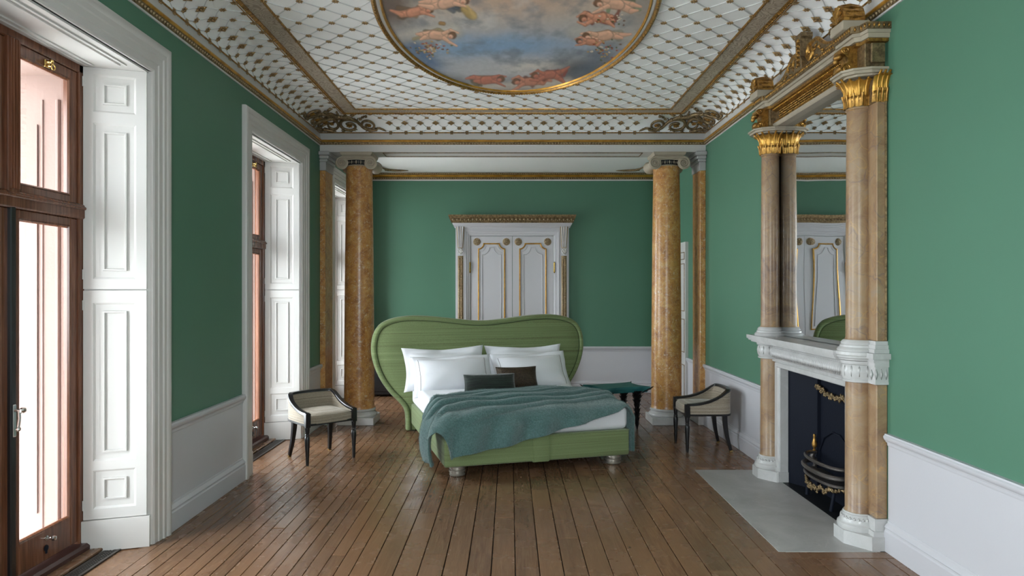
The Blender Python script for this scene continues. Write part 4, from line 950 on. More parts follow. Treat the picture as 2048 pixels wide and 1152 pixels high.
for sg in (-1, 1):
    mb = lmb(); mb.tube([(sg * GW, -.10, .10), (sg * GW * 1.01, -.08, .17), (sg * GW, -.095, .23), (sg * GW * 1.01, -.07, .285), (sg * (GW - .005), -.085, .325)], [.012, .017, .015, .019, .014], 8); Gb(mb, 'upright', M['polished_iron'])
    mb = lmb(); mb.lathe([(0, .322), (.010, .325), (.013, .335), (.006, .345), (.019, .368), (.021, .383), (.012, .415), (.009, .435), (.012, .445), (.009, .458), (0, .462)], 12, (sg * (GW - .005), -.085, 0)); Gb(mb, 'gilt_finial', M['gold'])
    Gb(lmb().tube([(sg * .2, -.02, .19), (sg * .21, .0, .1), (sg * .2, .01, .006)], [.010, .012, .014], 8), 'foot', M['iron'])
rnd = random.Random(2)
for nm, pts_, r in (('lower_gilt_swag', [(-GW + GW * k / 14, -.10 + .165 * math.sin(PI * k / 28) ** .6, .17 - .035 * math.sin(PI * k / 28) - .012 * math.cos(k * 1.9)) for k in range(29)], .015), ('upper_gilt_swag', [(-GW + GW * k / 14, -.108, .84 - .045 * math.sin(PI * k / 28) + .01 * math.cos(k * 1.7)) for k in range(29)], .016)):
    mb = lmb(); mb.tube(pts_, [r * rnd.uniform(.5, 1.1) for _ in pts_], 7)
    for p in pts_:
        for q in range(3): mb.octa(Vector(p) + Vector((rnd.uniform(-.01, .01), .008, rnd.uniform(-.018, .018))), (.016, 0, rnd.uniform(-.01, .01)), (0, .010, 0), (rnd.uniform(-.006, .006), 0, .014))
    Gb(mb, nm, M['bronze'], 120)
# ---- overmantel mirror
om = empty('overmantel_mirror', Fp(0, .06, 1.21), 'tall overmantel mirror between marble columns with gilt leaf capitals and carved crest', 'mirror')
Ob = lambda mb, nm, m, par=om, sm=35: mb.build(nm, m, par, sm)
mb = lmb(); n1, n2 = 14, 30
P = [[(-.745 + 1.49 * i / n1, .016 + .0003 * math.sin(i * .9) * math.sin(j * .35 + i * .2), 1.214 + (2.985 - 1.214) * j / n2) for j in range(n2 + 1)] for i in range(n1 + 1)]
mb.grid(P); Ob(mb, 'mirror_glass', M['mirror'], om, 180)
Ob(lmb().box(-.745, .745, .001, .012, 1.212, 3.0), 'mirror_backing', M['slate'], om, 0)
LEAFU = None
def leaf_pts(R, h, w, flare, curl):
    P = []
    for i in range(5):
        t = i / 4; row = []
        for j in range(5):
            s = (j - 2) / 2; ww = w * (1 - .25 * t) * (1 - .55 * max(0, t - .75) * 4)
            r = R + flare * t ** 2.2 + (.006 * (1 - abs(s))) - (curl * max(0, t - .8) * 0)
            zz = h * (t if t < .9 else .9 - (t - .9) * 1.2) - abs(s) * .006
            row.append((r * math.cos(s * ww / R), r * math.sin(s * ww / R), zz))
        P.append(row)
    return P
LF_lo = MB().grid(leaf_pts(.080, .088, .030, .016, 0)); LF_lo.tube([(.086, 0, 0), (.088, 0, .04), (.098, 0, .08)], [.006, .006, .008], 6); LF_lo = LF_lo.mesh('acanthus_leaf', M['gold'], 70)
LF_hi = MB().grid(leaf_pts(.078, .12, .026, .055, 0)); LF_hi.tube([(.083, 0, 0), (.086, 0, .05), (.106, 0, .09), (.135, 0, .114)], [.007, .008, .009, .007], 6); LF_hi = LF_hi.mesh('palm_leaf', M['goldbright'], 70)
for sg in (-1, 1):
    cu = sg * CU; pu0, pu1 = sorted((sg * .75, sg * .92)); c3 = (cu, CP, 0)
    mb = lmb(); mb.lathe([(.128, 1.21), (.13, 1.222), (.124, 1.232), (.114, 1.238), (.112, 1.25), (.104, 1.256), (.106, 1.264), (.100, 1.276), (.090, 1.284), (0, 1.284)], 40, c3); mb.box(pu0 - .016, pu1 + .016, 0, PP + .022, 1.21, 1.235); mb.box(pu0 - .008, pu1 + .008, 0, PP + .012, 1.235, 1.26); mb.box(pu0, pu1, 0, PP + .006, 1.26, 1.284)
    Ob(mb, 'column_base', M['marble'])
    Ob(lmb().lathe([(.084, 1.284), (.078, 1.30), (.077, 1.9), (.072, 2.70), (.071, 2.742), (.078, 2.748), (.078, 2.758), (.071, 2.762)], 40, c3), 'column_shaft', M['siena_pale'])
    Ob(lmb().bbox(pu0 + .004, pu1 - .004, 0, PP - .004, 1.284, 2.762, .004), 'pilaster_strip', M['siena_pale'], om, 0)
    ue = pu0 if sg < 0 else pu1
    Ob(lmb().tube([(ue, .012, 1.29), (ue, .012, 2.76)], .007, 6), 'gilt_edge', M['bronze'])
    ck = lmb(); ck.lathe([(.078, 2.76), (.076, 2.90), (.09, 2.93)], 30, c3); ck.box(pu0 + .004, pu1 - .004, 0, PP, 2.76, 2.93); cb = Ob(ck, 'capital', M['bronze'])
    for k in range(12):
        a = 2 * PI * (k + .5) / 12; link('acanthus_leaf', LF_lo, cb, True, FM @ Matrix.Translation((cu, CP, 2.762)) @ Matrix.Rotation(a, 4, 'Z'))
    for k in range(14):
        a = 2 * PI * k / 14; link('palm_leaf', LF_hi, cb, True, FM @ Matrix.Translation((cu, CP, 2.825)) @ Matrix.Rotation(a, 4, 'Z'))
    for k in range(3):                         # leaves on the outer face of the pilaster capital
        M2 = FM @ Matrix.Translation((ue - sg * .080, .012 + .028 * k, 0)) @ Matrix.Rotation(PI if sg < 0 else 0, 4, 'Z')
        link('acanthus_leaf', LF_lo, cb, True, M2 @ Matrix.Translation((0, 0, 2.762))); link('palm_leaf', LF_hi, cb, True, M2 @ Matrix.Translation((0, 0, 2.825)))
    mb = lmb()
    ab = [(-.16, 0), (-.16, .10), (-.125, .19), (-.07, .235), (.07, .235), (.125, .19), (.16, .10), (.16, 0)]; ab = [(cu + a + (sg * .02), b) for a, b in ab]
    ctr = cu + sg * .02
    for sc_, z0, z1 in ((.88, 2.928, 2.94), (1.0, 2.94, 2.958), (1.06, 2.958, 2.972)): mb.prism([(ctr + (a - ctr) * sc_, b * sc_) for a, b in ab], lambda a, b, c: (a, b, c), z0, z1)
    Ob(mb, 'abacus', M['capital'], om, 0)
    Ob(lmb().bbox(cu - .115 + sg * .03, cu + .115 + sg * .03, 0, .125, 2.972, 3.145, .004).bbox(ue - .01, ue + .01, .02, .105, 3.0, 3.12, .004), 'entablature_block', M['bronze'], om, 0)
    # scroll console on the block
    for w_ in (0,):
        mb = lmb(); mb.M = FM @ basis((cu, .12, 0), (0, 1, 0), (0, 0, 1), (1, 0, 0))
        sil = catmull([(.0, 2.975, 0), (.085, 2.978, 0), (.11, 3.005, 0), (.085, 3.03, 0), (.06, 3.05, 0), (.075, 3.085, 0), (.105, 3.105, 0), (.10, 3.135, 0), (.06, 3.145, 0), (0, 3.143, 0)], 5)
        mb.prism([(p.x, p.y) for p in sil], lambda a, b, c: (a, b, c), -.05, .05)
        for f in (-1, 1):
            mb.tube(spiral((.075, 3.005, f * .052), .030, .006, 1.8, 0, 1, 30, (1, 0, 0), (0, 1, 0)), .006, 6); mb.tube(spiral((.078, 3.118, f * .052), .024, .005, 1.6, 0, -1, 30, (1, 0, 0), (0, 1, 0)), .005, 6)
        mb.ball((.105, 3.085, 0), .028, .022, .036, 10, 6); mb.ball((.118, 3.06, 0), .018, .02, .022, 8, 6); mb.ball((.10, 3.01, 0), .022, .026, .045, 10, 6)
        Ob(mb, 'scroll_console', M['gold'], om, 40)
    # end block and antefix
    Ob(lmb().bbox(cu - .085, cu + .085, .06, .235, 3.238, 3.298, .005), 'crest_block', M['capital'], om, 0)
    mb = lmb(); arc = [(cu + .082 * math.cos(q), 3.298 + .12 * math.sin(q)) for q in [PI * i / 14 for i in range(15)]]; mb.prism(arc, lambda a, b, c: (a, c, b), .09, .225)
    for k in range(7):
        q = PI * (k + .5) / 7; mb.tube([(cu, .228, 3.305), (cu + .04 * math.cos(q), .236, 3.305 + .06 * math.sin(q)), (cu + .072 * math.cos(q), .232, 3.30 + .105 * math.sin(q))], [.006, .010, .012], 6)
    for k in range(9):
        q = PI * (k + .5) / 9; mb.octa((cu + .083 * math.cos(q), .158, 3.30 + .12 * math.sin(q)), (.012, 0, 0), (0, .065, 0), (0, 0, .012))
    Ob(mb, 'shell_antefix', M['gold'], om, 40)
EN = lambda mb, prof, u0, u1: mb.sweep(prof, [(Fp(u0, 0, 0), (-1, 0, 0), (0, 0, 1)), (Fp(u1, 0, 0), (-1, 0, 0), (0, 0, 1))])
Ob(EN(MB(), [(0, 2.975), (.085, 2.975), (.095, 2.985), (.10, 3.005), (.088, 3.012), (0, 3.012)], -.66, .66), 'white_architrave', M['capital'])
Ob(EN(MB(), [(0, 3.012), (.088, 3.012), (.096, 3.02), (.088, 3.03), (0, 3.03)], -.66, .66), 'gilt_fillet', M['gold'])
Ob(EN(MB(), [(0, 3.03), (.07, 3.03), (.07, 3.105), (0, 3.105)], -.66, .66), 'frieze_ground', M['bronze'])
mb = lmb(); u = -.58
while u < .58:
    for r in range(4): mb.octa((u + (.011 if r % 2 else 0), .076, 3.039 + .019 * r), (.010, 0, .004), (0, .008, 0), (-.002, 0, .011))
    u += .022
tag(Ob(mb, 'pierced_frieze_carving', M['gold'], om, 179), kind='stuff')
Ob(EN(MB(), [(0, 3.105), (.076, 3.105), (.10, 3.116), (.105, 3.128), (0, 3.128)], -.66, .66), 'gilt_bead', M['gold'])
mb = lmb(); u = -.64
while u < .64: mb.octa((u, .106, 3.118), (.010, 0, 0), (0, .008, 0), (0, 0, .009)); u += .022
tag(Ob(mb, 'pearl_carving', M['goldbright'], om, 179), kind='stuff')
def rj(g0, g1):      # cornice plan, breaking forward over the columns
    return [(-.93 - g1, 0), (-.93 - g1, .12 + g1), (-.86 - g1, .13 + g1), (-.84 - g1, .155 + g0), (-.64, .155 + g0), (-.62, .125 + g0), (.62, .125 + g0), (.64, .155 + g0), (.84 + g1, .155 + g0), (.86 + g1, .13 + g1), (.93 + g1, .12 + g1), (.93 + g1, 0)]
for z0, z1, g, m, nm in ((3.128, 3.148, .0, 'gold', 'cornice_bead'), (3.148, 3.176, .02, 'capital', 'cornice_corona'), (3.176, 3.196, .035, 'capital', 'cornice_corona'), (3.196, 3.238, .05, 'bronze', 'cornice_leaf_moulding')):
    mb = lmb(); mb.prism(rj(g, g * .6), lambda a, b, c: (a, b, c), z0, z1); o_ = Ob(mb, nm, M[m], om, 0)
mb = lmb()
for (a0, b0), (a1, b1) in zip(rj(.05, .03)[:-1], rj(.05, .03)[1:]):
    L_ = math.hypot(a1 - a0, b1 - b0); n_ = int(L_ / .026)
    for k in range(n_):
        t_ = (k + .5) / n_; p = Vector((lerp(a0, a1, t_), lerp(b0, b1, t_), 3.218)); d = Vector((a1 - a0, b1 - b0, 0)).normalized(); mb.octa(p, d * .009, Vector((-d.y, d.x, 0)) * .010, (0, 0, .019))
tag(Ob(mb, 'leaf_carving', M['gold'], om, 179), kind='stuff')
# crest: two rising scrolls and a centre pedestal
top = catmull([(-.66, 3.245, 0), (-.60, 3.268, 0), (-.48, 3.290, 0), (-.37, 3.318, 0), (-.30, 3.352, 0), (-.255, 3.385, 0), (-.20, 3.41, 0), (-.13, 3.405, 0), (-.085, 3.40, 0)], 5)
right = [(-p.x, p.y) for p in reversed(top)]
mb = lmb(); mb.prism([(p.x, p.y) for p in top] + right + [(.66, 3.238), (-.66, 3.238)], lambda a, b, c: (a, c, b), .085, .125); Ob(mb, 'crest_ground', M['bronze'], om, 0)
for f in (-1, 1):
    mb = lmb(); mb.tube([(f * p.x * -1, .115, p.y) for p in top], [lerp(.008, .022, i / (len(top) - 1)) for i in range(len(top))], 8); mb.tube(spiral((-f * -.135, .13, 3.335), .062, .012, 1.7, PI / 2, f, 40, (1, 0, 0), (0, 0, 1)), [lerp(.017, .009, i / 40) for i in range(41)], 8)
    Ob(mb, 'crest_scroll', M['gold'])
    mb = lmb(); rnd = random.Random(5)
    for k in range(30):
        u = rnd.uniform(.2, .56); zt = interp(u, [.2, .25, .3, .4, .56], [3.38, 3.35, 3.30, 3.28, 3.262]); z = rnd.uniform(3.245, zt); mb.octa((f * u, .13, z), (.020, 0, rnd.uniform(-.014, .014)), (0, .012, 0), (rnd.uniform(-.008, .008), 0, .012))
    Ob(mb, 'crest_leafage', M['gold'], om, 179)
mb = lmb(); mb.prism([(-.075, 3.24), (.075, 3.24), (.062, 3.31), (.042, 3.34), (.045, 3.47), (.06, 3.485), (.058, 3.515), (-.058, 3.515), (-.06, 3.485), (-.045, 3.47), (-.042, 3.34), (-.062, 3.31)], lambda a, b, c: (a, c, b), .08, .165)
pd = Ob(mb, 'crest_pedestal', M['bronze'], om, 0)
mb = lmb(); 
for k in range(6): mb.octa((0, .168, 3.29 + .035 * k), (.026, 0, 0), (0, .012, 0), (0, 0, .022)); mb.octa((.024, .166, 3.28 + .035 * k), (.012, 0, .01), (0, .008, 0), (-.004, 0, .016)); mb.octa((-.024, .166, 3.28 + .035 * k), (.012, 0, -.01), (0, .008, 0), (.004, 0, .016))
Ob(mb, 'pedestal_leaf', M['gold'], pd, 179)
# ================================================================== BED
BA = math.radians(16.2); BO = (.272, 6.03, 0)
bed = empty('bed', BO, 'large green upholstered bed with kidney shaped headboard', 'bed', rz=BA)
BMX = Matrix.Translation(BO) @ Matrix.Rotation(BA, 4, 'Z')
Lb = lambda mb, nm, m, par=bed, sm=40, rc=True: mb.build(nm, m, par, sm, world=False, recalc=rc)
BW = .862; MZ = .53
def rbox(x0, x1, y0, y1, z0, z1, r, n=5, bulge=0):
    """rounded box as stacked rounded-rectangle rings"""
    mb = MB(); rings = []
    def ring(ins, z):
        a0, a1, b0, b1 = x0 + ins, x1 - ins, y0 + ins, y1 - ins; rr = max(r - ins, .002); P = []
        for (cx, cy_, q0) in ((a1 - rr, b1 - rr, 0), (a0 + rr, b1 - rr, 1), (a0 + rr, b0 + rr, 2), (a1 - rr, b0 + rr, 3)):
            for k in range(n + 1): q = (q0 + k / n) * PI / 2; P.append((cx + rr * math.cos(q), cy_ + rr * math.sin(q), z))
        return P
    for k in range(n + 1): q = k / n * PI / 2; rings.append(ring(r * (1 - math.sin(q)), z0 + r * (1 - math.cos(q))))
    for k in range(n + 1): q = k / n * PI / 2; rings.append(ring(r * (1 - math.cos(q)), z1 - r * (1 - math.sin(q))))
    m = len(rings[0]); vs = [p for R_ in rings for p in R_]; fs = []
    for i in range(len(rings) - 1):
        for k in range(m): fs.append((i * m + k, i * m + (k + 1) % m, (i + 1) * m + (k + 1) % m, (i + 1) * m + k))
    fs += [tuple(range(m))[::-1], tuple(range((len(rings) - 1) * m, len(rings) * m))]
    return mb.add(vs, fs)
base = Lb(rbox(-BW, BW, 0, 2.02, .086, .318, .022), 'base', M['bedgreen'])
Lb(rbox(-.075, .075, -.006, .05, .082, .312, .006, 3), 'front_flap', M['bedgreen'], base)
for s_ in (-1, 1): Lb(MB().tube([(s_ * .075, -.007, .09), (s_ * .075, -.007, .315)], .0035, 6), 'flap_piping', M['bedgreen'], base)
Lb(MB().tube([(-BW + .01, .002, .314), (BW - .01, .002, .314), (BW - .002, .01, .314), (BW - .002, 2.0, .314)], .005, 6), 'base_piping', M['bedgreen'], base)
Lb(rbox(-BW + .005, BW - .005, .012, 2.0, .318, MZ, .055), 'mattress', M['linen'])
ft = MB().lathe([(.055, 0), (.068, .004), (.070, .014), (.062, .022), (.062, .026), (.072, .032), (.073, .048), (.064, .056), (.064, .060), (.072, .066), (.072, .080), (.066, .088), (0, .088)], 28).mesh('foot', M['silver'], 30)
for fx, fy in ((-.735, .085), (.735, .085), (-.735, 1.75), (.735, 1.75)):
    o = link('foot', ft, bed, False); o.location = (fx, fy, 0)
# headboard
half = [(.885, .012), (.89, .158), (.912, .255), (.98, .343), (1.07, .437), (1.165, .575), (1.232, .723), (1.268, .864), (1.272, .986), (1.245, 1.114), (1.17, 1.219), (1.04, 1.279), (.873, 1.306), (.70, 1.306), (.50, 1.290), (.266, 1.262), (.09, 1.245), (0, 1.243)]
hp = [(p.x, p.y) for p in catmull([(a, b, 0) for a, b in half], 5)]
out_ = hp + [(-a, b) for a, b in reversed(hp[:-1])]
hc = -.028; N_ = len(out_)
nrm_ = []
for i in range(N_):
    a, b = Vector(out_[max(i - 1, 0)]), Vector(out_[min(i + 1, N_ - 1)]); d = (b - a).normalized(); nrm_.append(Vector((-d.y, d.x)))
nrm_[0] = nrm_[1]; nrm_[-1] = nrm_[-2]
YH = 2.03
def hring(off, y): return [(hc + p[0] + n.x * off, y, max(p[1] + n.y * off, .012)) for p, n in zip(out_, nrm_)]
mb = MB(); R_ = [hring(.02, YH + .12), hring(.006, YH + .117), hring(0, YH + .10), hring(0, YH + .03), hring(.004, YH + .010), hring(.016, YH - .004), hring(.030, YH - .008), hring(.044, YH - .003), hring(.053, YH + .010), hring(.056, YH + .020), hring(.060, YH + .010), hring(.072, YH + .004)]
for A_, B_ in zip(R_[:-1], R_[1:]):
    mb.add(A_ + B_, [(i, i + 1, N_ + i + 1, N_ + i) for i in range(N_ - 1)])
inn = R_[-1]; cz = .62
prev = inn
for k in range(1, 9):
    t_ = k / 8; cur = [(hc + (p[0] - hc) * (1 - t_), YH + .004 - .012 * math.sin(t_ * PI / 2), lerp(p[2], lerp(min(p[2], cz), cz, t_), t_)) for p in inn]
    mb.add(prev + cur, [(i, i + 1, N_ + i + 1, N_ + i) for i in range(N_ - 1)]); prev = cur
bk = R_[0]; mb.add(bk + [(hc, YH + .12, .5)], [(i + 1, i, N_) for i in range(N_ - 1)])
import itertools
hb = MB(); hb.v, hb.f, hb.m = mb.v, mb.f, mb.m
me = hb.mesh('headboard', M['bedgreen'], 50, recalc=False)
b_ = bmesh.new(); b_.from_mesh(me); bmesh.ops.remove_doubles(b_, verts=b_.verts, dist=.0006); bmesh.ops.recalc_face_normals(b_, faces=b_.faces); b_.to_mesh(me); b_.free()
hbo = link('headboard', me, bed, False)
Lb(MB().tube(hring(.056, YH + .012), .0042, 6), 'headboard_piping', M['bedseam'], hbo)
# ---- pillows and cushions (things of their own)
def pillow_mesh(name, w, h, th, fl, mat, seed, n=26, wr=.006, pinch=.05):
    rs = random.Random(seed); ph = [rs.uniform(0, 6.28) for _ in range(6)]; mb = MB(); iw, ih = w / 2 - fl, h / 2 - fl
    def pt(i, j, side):
        u, v = i / n * 2 - 1, j / n * 2 - 1; au, av = abs(u), abs(v)
        x, y = u * w / 2, v * h / 2
        iu, iv = min(1, abs(x) / iw), min(1, abs(y) / ih)
        t_ = ((1 - iu ** 2.6) * (1 - iv ** 2.6)); t_ = max(t_, 0) ** .55
        x *= 1 - pinch * (1 - v * v); y *= 1 - pinch * 1.6 * (1 - u * u)
        z = th / 2 * t_ + .004
        k = wr * (.35 + (1 - t_))
        off = k * (math.sin(5 * u + 4 * v + ph[0]) + .45 * math.sin(11 * u - 7 * v + ph[1]) + .3 * math.sin(13 * v + 6 * u + ph[2])) * (.3 if fl < .005 else 1)
        if fl > .005: off += wr * 1.6 * (1 - t_) * math.sin(4 * u + 3 * v + ph[3]); z += wr * .6 * t_ * math.sin(9 * u * (1 + .5 * v) + ph[4]) * abs(u) ** 2
        return (x, y, side * z + off)
    for side in (1, -1):
        mb.grid([[pt(i, j, side) for j in range(n + 1)] for i in range(n + 1)])
    me = mb.mesh(name, mat, 180, recalc=False); b = bmesh.new(); b.from_mesh(me)
    rim = [v for v in b.verts if v.is_boundary]; bmesh.ops.bridge_loops(b, edges=[e for e in b.edges if e.is_boundary]); bmesh.ops.recalc_face_normals(b, faces=b.faces); b.to_mesh(me); b.free(); me.shade_smooth()
    return me
def pose(r, l, z, tilt, yaw=0, roll=0):
    return BMX @ Matrix.Translation((r, l, z)) @ Matrix.Rotation(yaw, 4, 'Z') @ Matrix.Rotation(PI / 2 - tilt, 4, 'X') @ Matrix.Rotation(roll, 4, 'Z')
def soft(name, me, mtx, label, cat, group, stitch=None):
    o = bpy.data.objects.new(name, me); COL.objects.link(o); o.matrix_world = mtx; tag(o, label, cat, group)
    if stitch:
        w, h, th = stitch
        for sx in (-1, 1):
            i_ = 24 if sx > 0 else 2; best = [me.vertices[i_ * 27 + j].co for j in range(3, 24)]      # one grid column of the pillow face
            mb = MB(); mb.tube([(v.x, v.y, v.z + .001) for v in best], .0025, 5)
            link('border_stitching', mb.mesh('border_stitching', M['stitch'], 60), o, False)
    return o
GP = 'white bed pillows'
soft('pillow', pillow_mesh('pillow', .95, .50, .20, .055, M['linen'], 1, pinch=.085), pose(-.50, 1.915, .715, .30, .02, .015), 'rear left white pillow propped upright against the headboard', 'pillow', GP)
soft('pillow', pillow_mesh('pillow', .93, .50, .20, .055, M['linen'], 2, pinch=.085), pose(.45, 1.915, .715, .30, -.02, .0), 'rear right white pillow propped upright against the headboard', 'pillow', GP)
soft('pillow', pillow_mesh('pillow', .90, .50, .25, .045, M['linen'], 3), pose(-.455, 1.66, .665, .62, -.03, .02), 'plump white pillow at the front left of the bed head', 'pillow', GP, (.90, .50, .20))
soft('pillow', pillow_mesh('pillow', .90, .50, .25, .045, M['linen'], 4), pose(.455, 1.66, .668, .58, .02, .03), 'plump white pillow at the front right, behind the bronze cushion', 'pillow', GP, (.90, .50, .20))
soft('cushion', pillow_mesh('cushion', .56, .185, .11, .0, M['velvet'], 5, 20, .002, .03), pose(-.12, 1.335, .615, .35, -.03), 'long dark green velvet bolster cushion in front of the pillows', 'cushion', 'small dark cushions')
soft('cushion', pillow_mesh('cushion', .46, .25, .12, .0, M['scale'], 6, 20, .002, .05), pose(.22, 1.46, .64, .42, -.04), 'bronze scale patterned cushion beside the green velvet one', 'cushion', 'small dark cushions')
# ---- teal fur throw
def make_throw():
    ns, nt = 180, 220; W = .80; rho = .085; E_ = .075; top = MZ + .010
    def wrap(d):
        if d <= 0: return 0, 0
        if d < rho * PI / 2: return rho * math.sin(d / rho), rho * (1 - math.cos(d / rho))
        return rho + .03 * min(1, (d - rho * PI / 2) / .3), rho + d - rho * PI / 2
    S0, S1 = -1.30, 1.29
    rs = np.random.RandomState(3); nz = rs.rand(40, 40)
    def n2(x, y):
        xi, yi = int(math.floor(x)), int(math.floor(y)); fx, fy = x - xi, y - yi; fx = fx * fx * (3 - 2 * fx); fy = fy * fy * (3 - 2 * fy); G = lambda a, b: nz[a % 40, b % 40]
        return (G(xi, yi) * (1 - fx) + G(xi + 1, yi) * fx) * (1 - fy) + (G(xi, yi + 1) * (1 - fx) + G(xi + 1, yi + 1) * fx) * fy
    def ridge(x, w): # asymmetric soft fold: slow rise from the back, steep fall to the front
        x = x / w
        if x < -2.6 or x > .75: return 0
        return math.sin((x / 2.6 + 1) * PI / 2) ** 1.6 if x < 0 else math.cos(x / .75 * PI / 2) ** .8
    P = []
    for i in range(ns + 1):
        s = lerp(S0, S1, i / ns); row = []
        lr = interp(s, [-1.30, -1.1, -.95, -.82, -.6, -.3, .0, .43, .82, .95, 1.1, 1.3], [.30, .46, .60, .76, 1.02, 1.19, 1.23, 1.23, 1.12, .95, .75, .55])
        lr += .02 * math.sin(6 * s)
        hf = interp(s, [-1.30, -1.1, -.95, -.86, -.7, -.38, -.04, .13, .46, .75, .86, 1.0, 1.3], [.04, .02, .12, .42, .385, .345, .275, .235, .165, .10, .04, .03, .03])
        for j in range(nt + 1):
            t = j / nt; l = lerp(lr, E_ - hf, t)
            a = max(0, abs(s) - W); b = max(0, E_ - l); sgn = 1 if s > 0 else -1
            d = math.hypot(a, b); o, dr = wrap(d); ux, uy = (a / d, b / d) if d > 0 else (0, 0)
            # folds gathered across the bed, running down to the left front corner
            q = s + .9; f = 0
            for c0, k, cv_, w, amp in ((1.12, .02, .015, .035, .012), (.98, .03, .025, .04, .022), (.83, .05, .035, .04, .032), (.67, .08, .04, .042, .042), (.50, .12, .045, .045, .048), (.32, .17, .03, .045, .044), (.15, .24, -.02, .045, .030)):
                cc = c0 + k * (q - .9) + cv_ * math.sin(2.4 * q + c0 * 5) - .22 * max(0, -s - .55) * (1.3 - c0); f += amp * ridge(cc - l, w) * (.6 + .6 * n2(s * 1.7 + c0 * 7, c0 * 11))
            f *= 1.4; fr_ = f; f += .014 * (n2(s * 6, l * 7 + 5) - .5) + .008 * math.sin(9 * s + 4 * l)
            fade = min(1, t / .04) * min(1, (1 - t) / .02) if True else 1
            f *= max(.25, fade)
            hang = min(1, dr / .12)
            zt = top - dr; fo = f * (1 - hang) + hang * (.020 + .026 * math.sin(9 * (s if b > a else l) * 2.2 + 2 * math.sin(4 * dr)) * (.4 + n2(s * 3, l * 3)))
            bl = .055 * math.sin(PI * min(1, dr / .5)) * hang if sgn < 0 and b < a else 0
            r = sgn * (min(abs(s), W) + (o + bl + fo * hang) * ux); ll = max(l, E_) - (o + fo * hang) * uy; z = max(zt + f * (1 - hang), .03)
            if d == 0: z = top + f
            ll -= fr_ * .6 * (1 - hang); row.append((r, ll, z))
        P.append(row)
    mb = MB(); mb.grid(P); me = mb.mesh('fur_throw', M['fur'], 180)
    o = bpy.data.objects.new('fur_throw', me); COL.objects.link(o); o.matrix_world = BMX
    # make sure faces look outwards before thickening
    up = sum(p.normal.z for p in me.polygons)
    if up < 0: me.flip_normals()
    md = o.modifiers.new('thickness', 'SOLIDIFY'); md.thickness = .018; md.offset = -1 if False else 1
    bpy.context.view_layer.update()
    ps = o.modifiers.new('fur', 'PARTICLE_SYSTEM').particle_system.settings; ps.type = 'HAIR'; ps.count = 110000; ps.hair_length = .007; ps.hair_step = 2; ps.render_step = 2; ps.display_step = 1
    ps.use_advanced_hair = True; ps.brownian_factor = .004; ps.root_radius = 1.0; ps.tip_radius = .25; ps.radius_scale = .0011; ps.use_modifier_stack = True
    return tag(o, 'teal faux fur throw draped in folds over the foot of the bed', 'throw')
throw = make_throw()
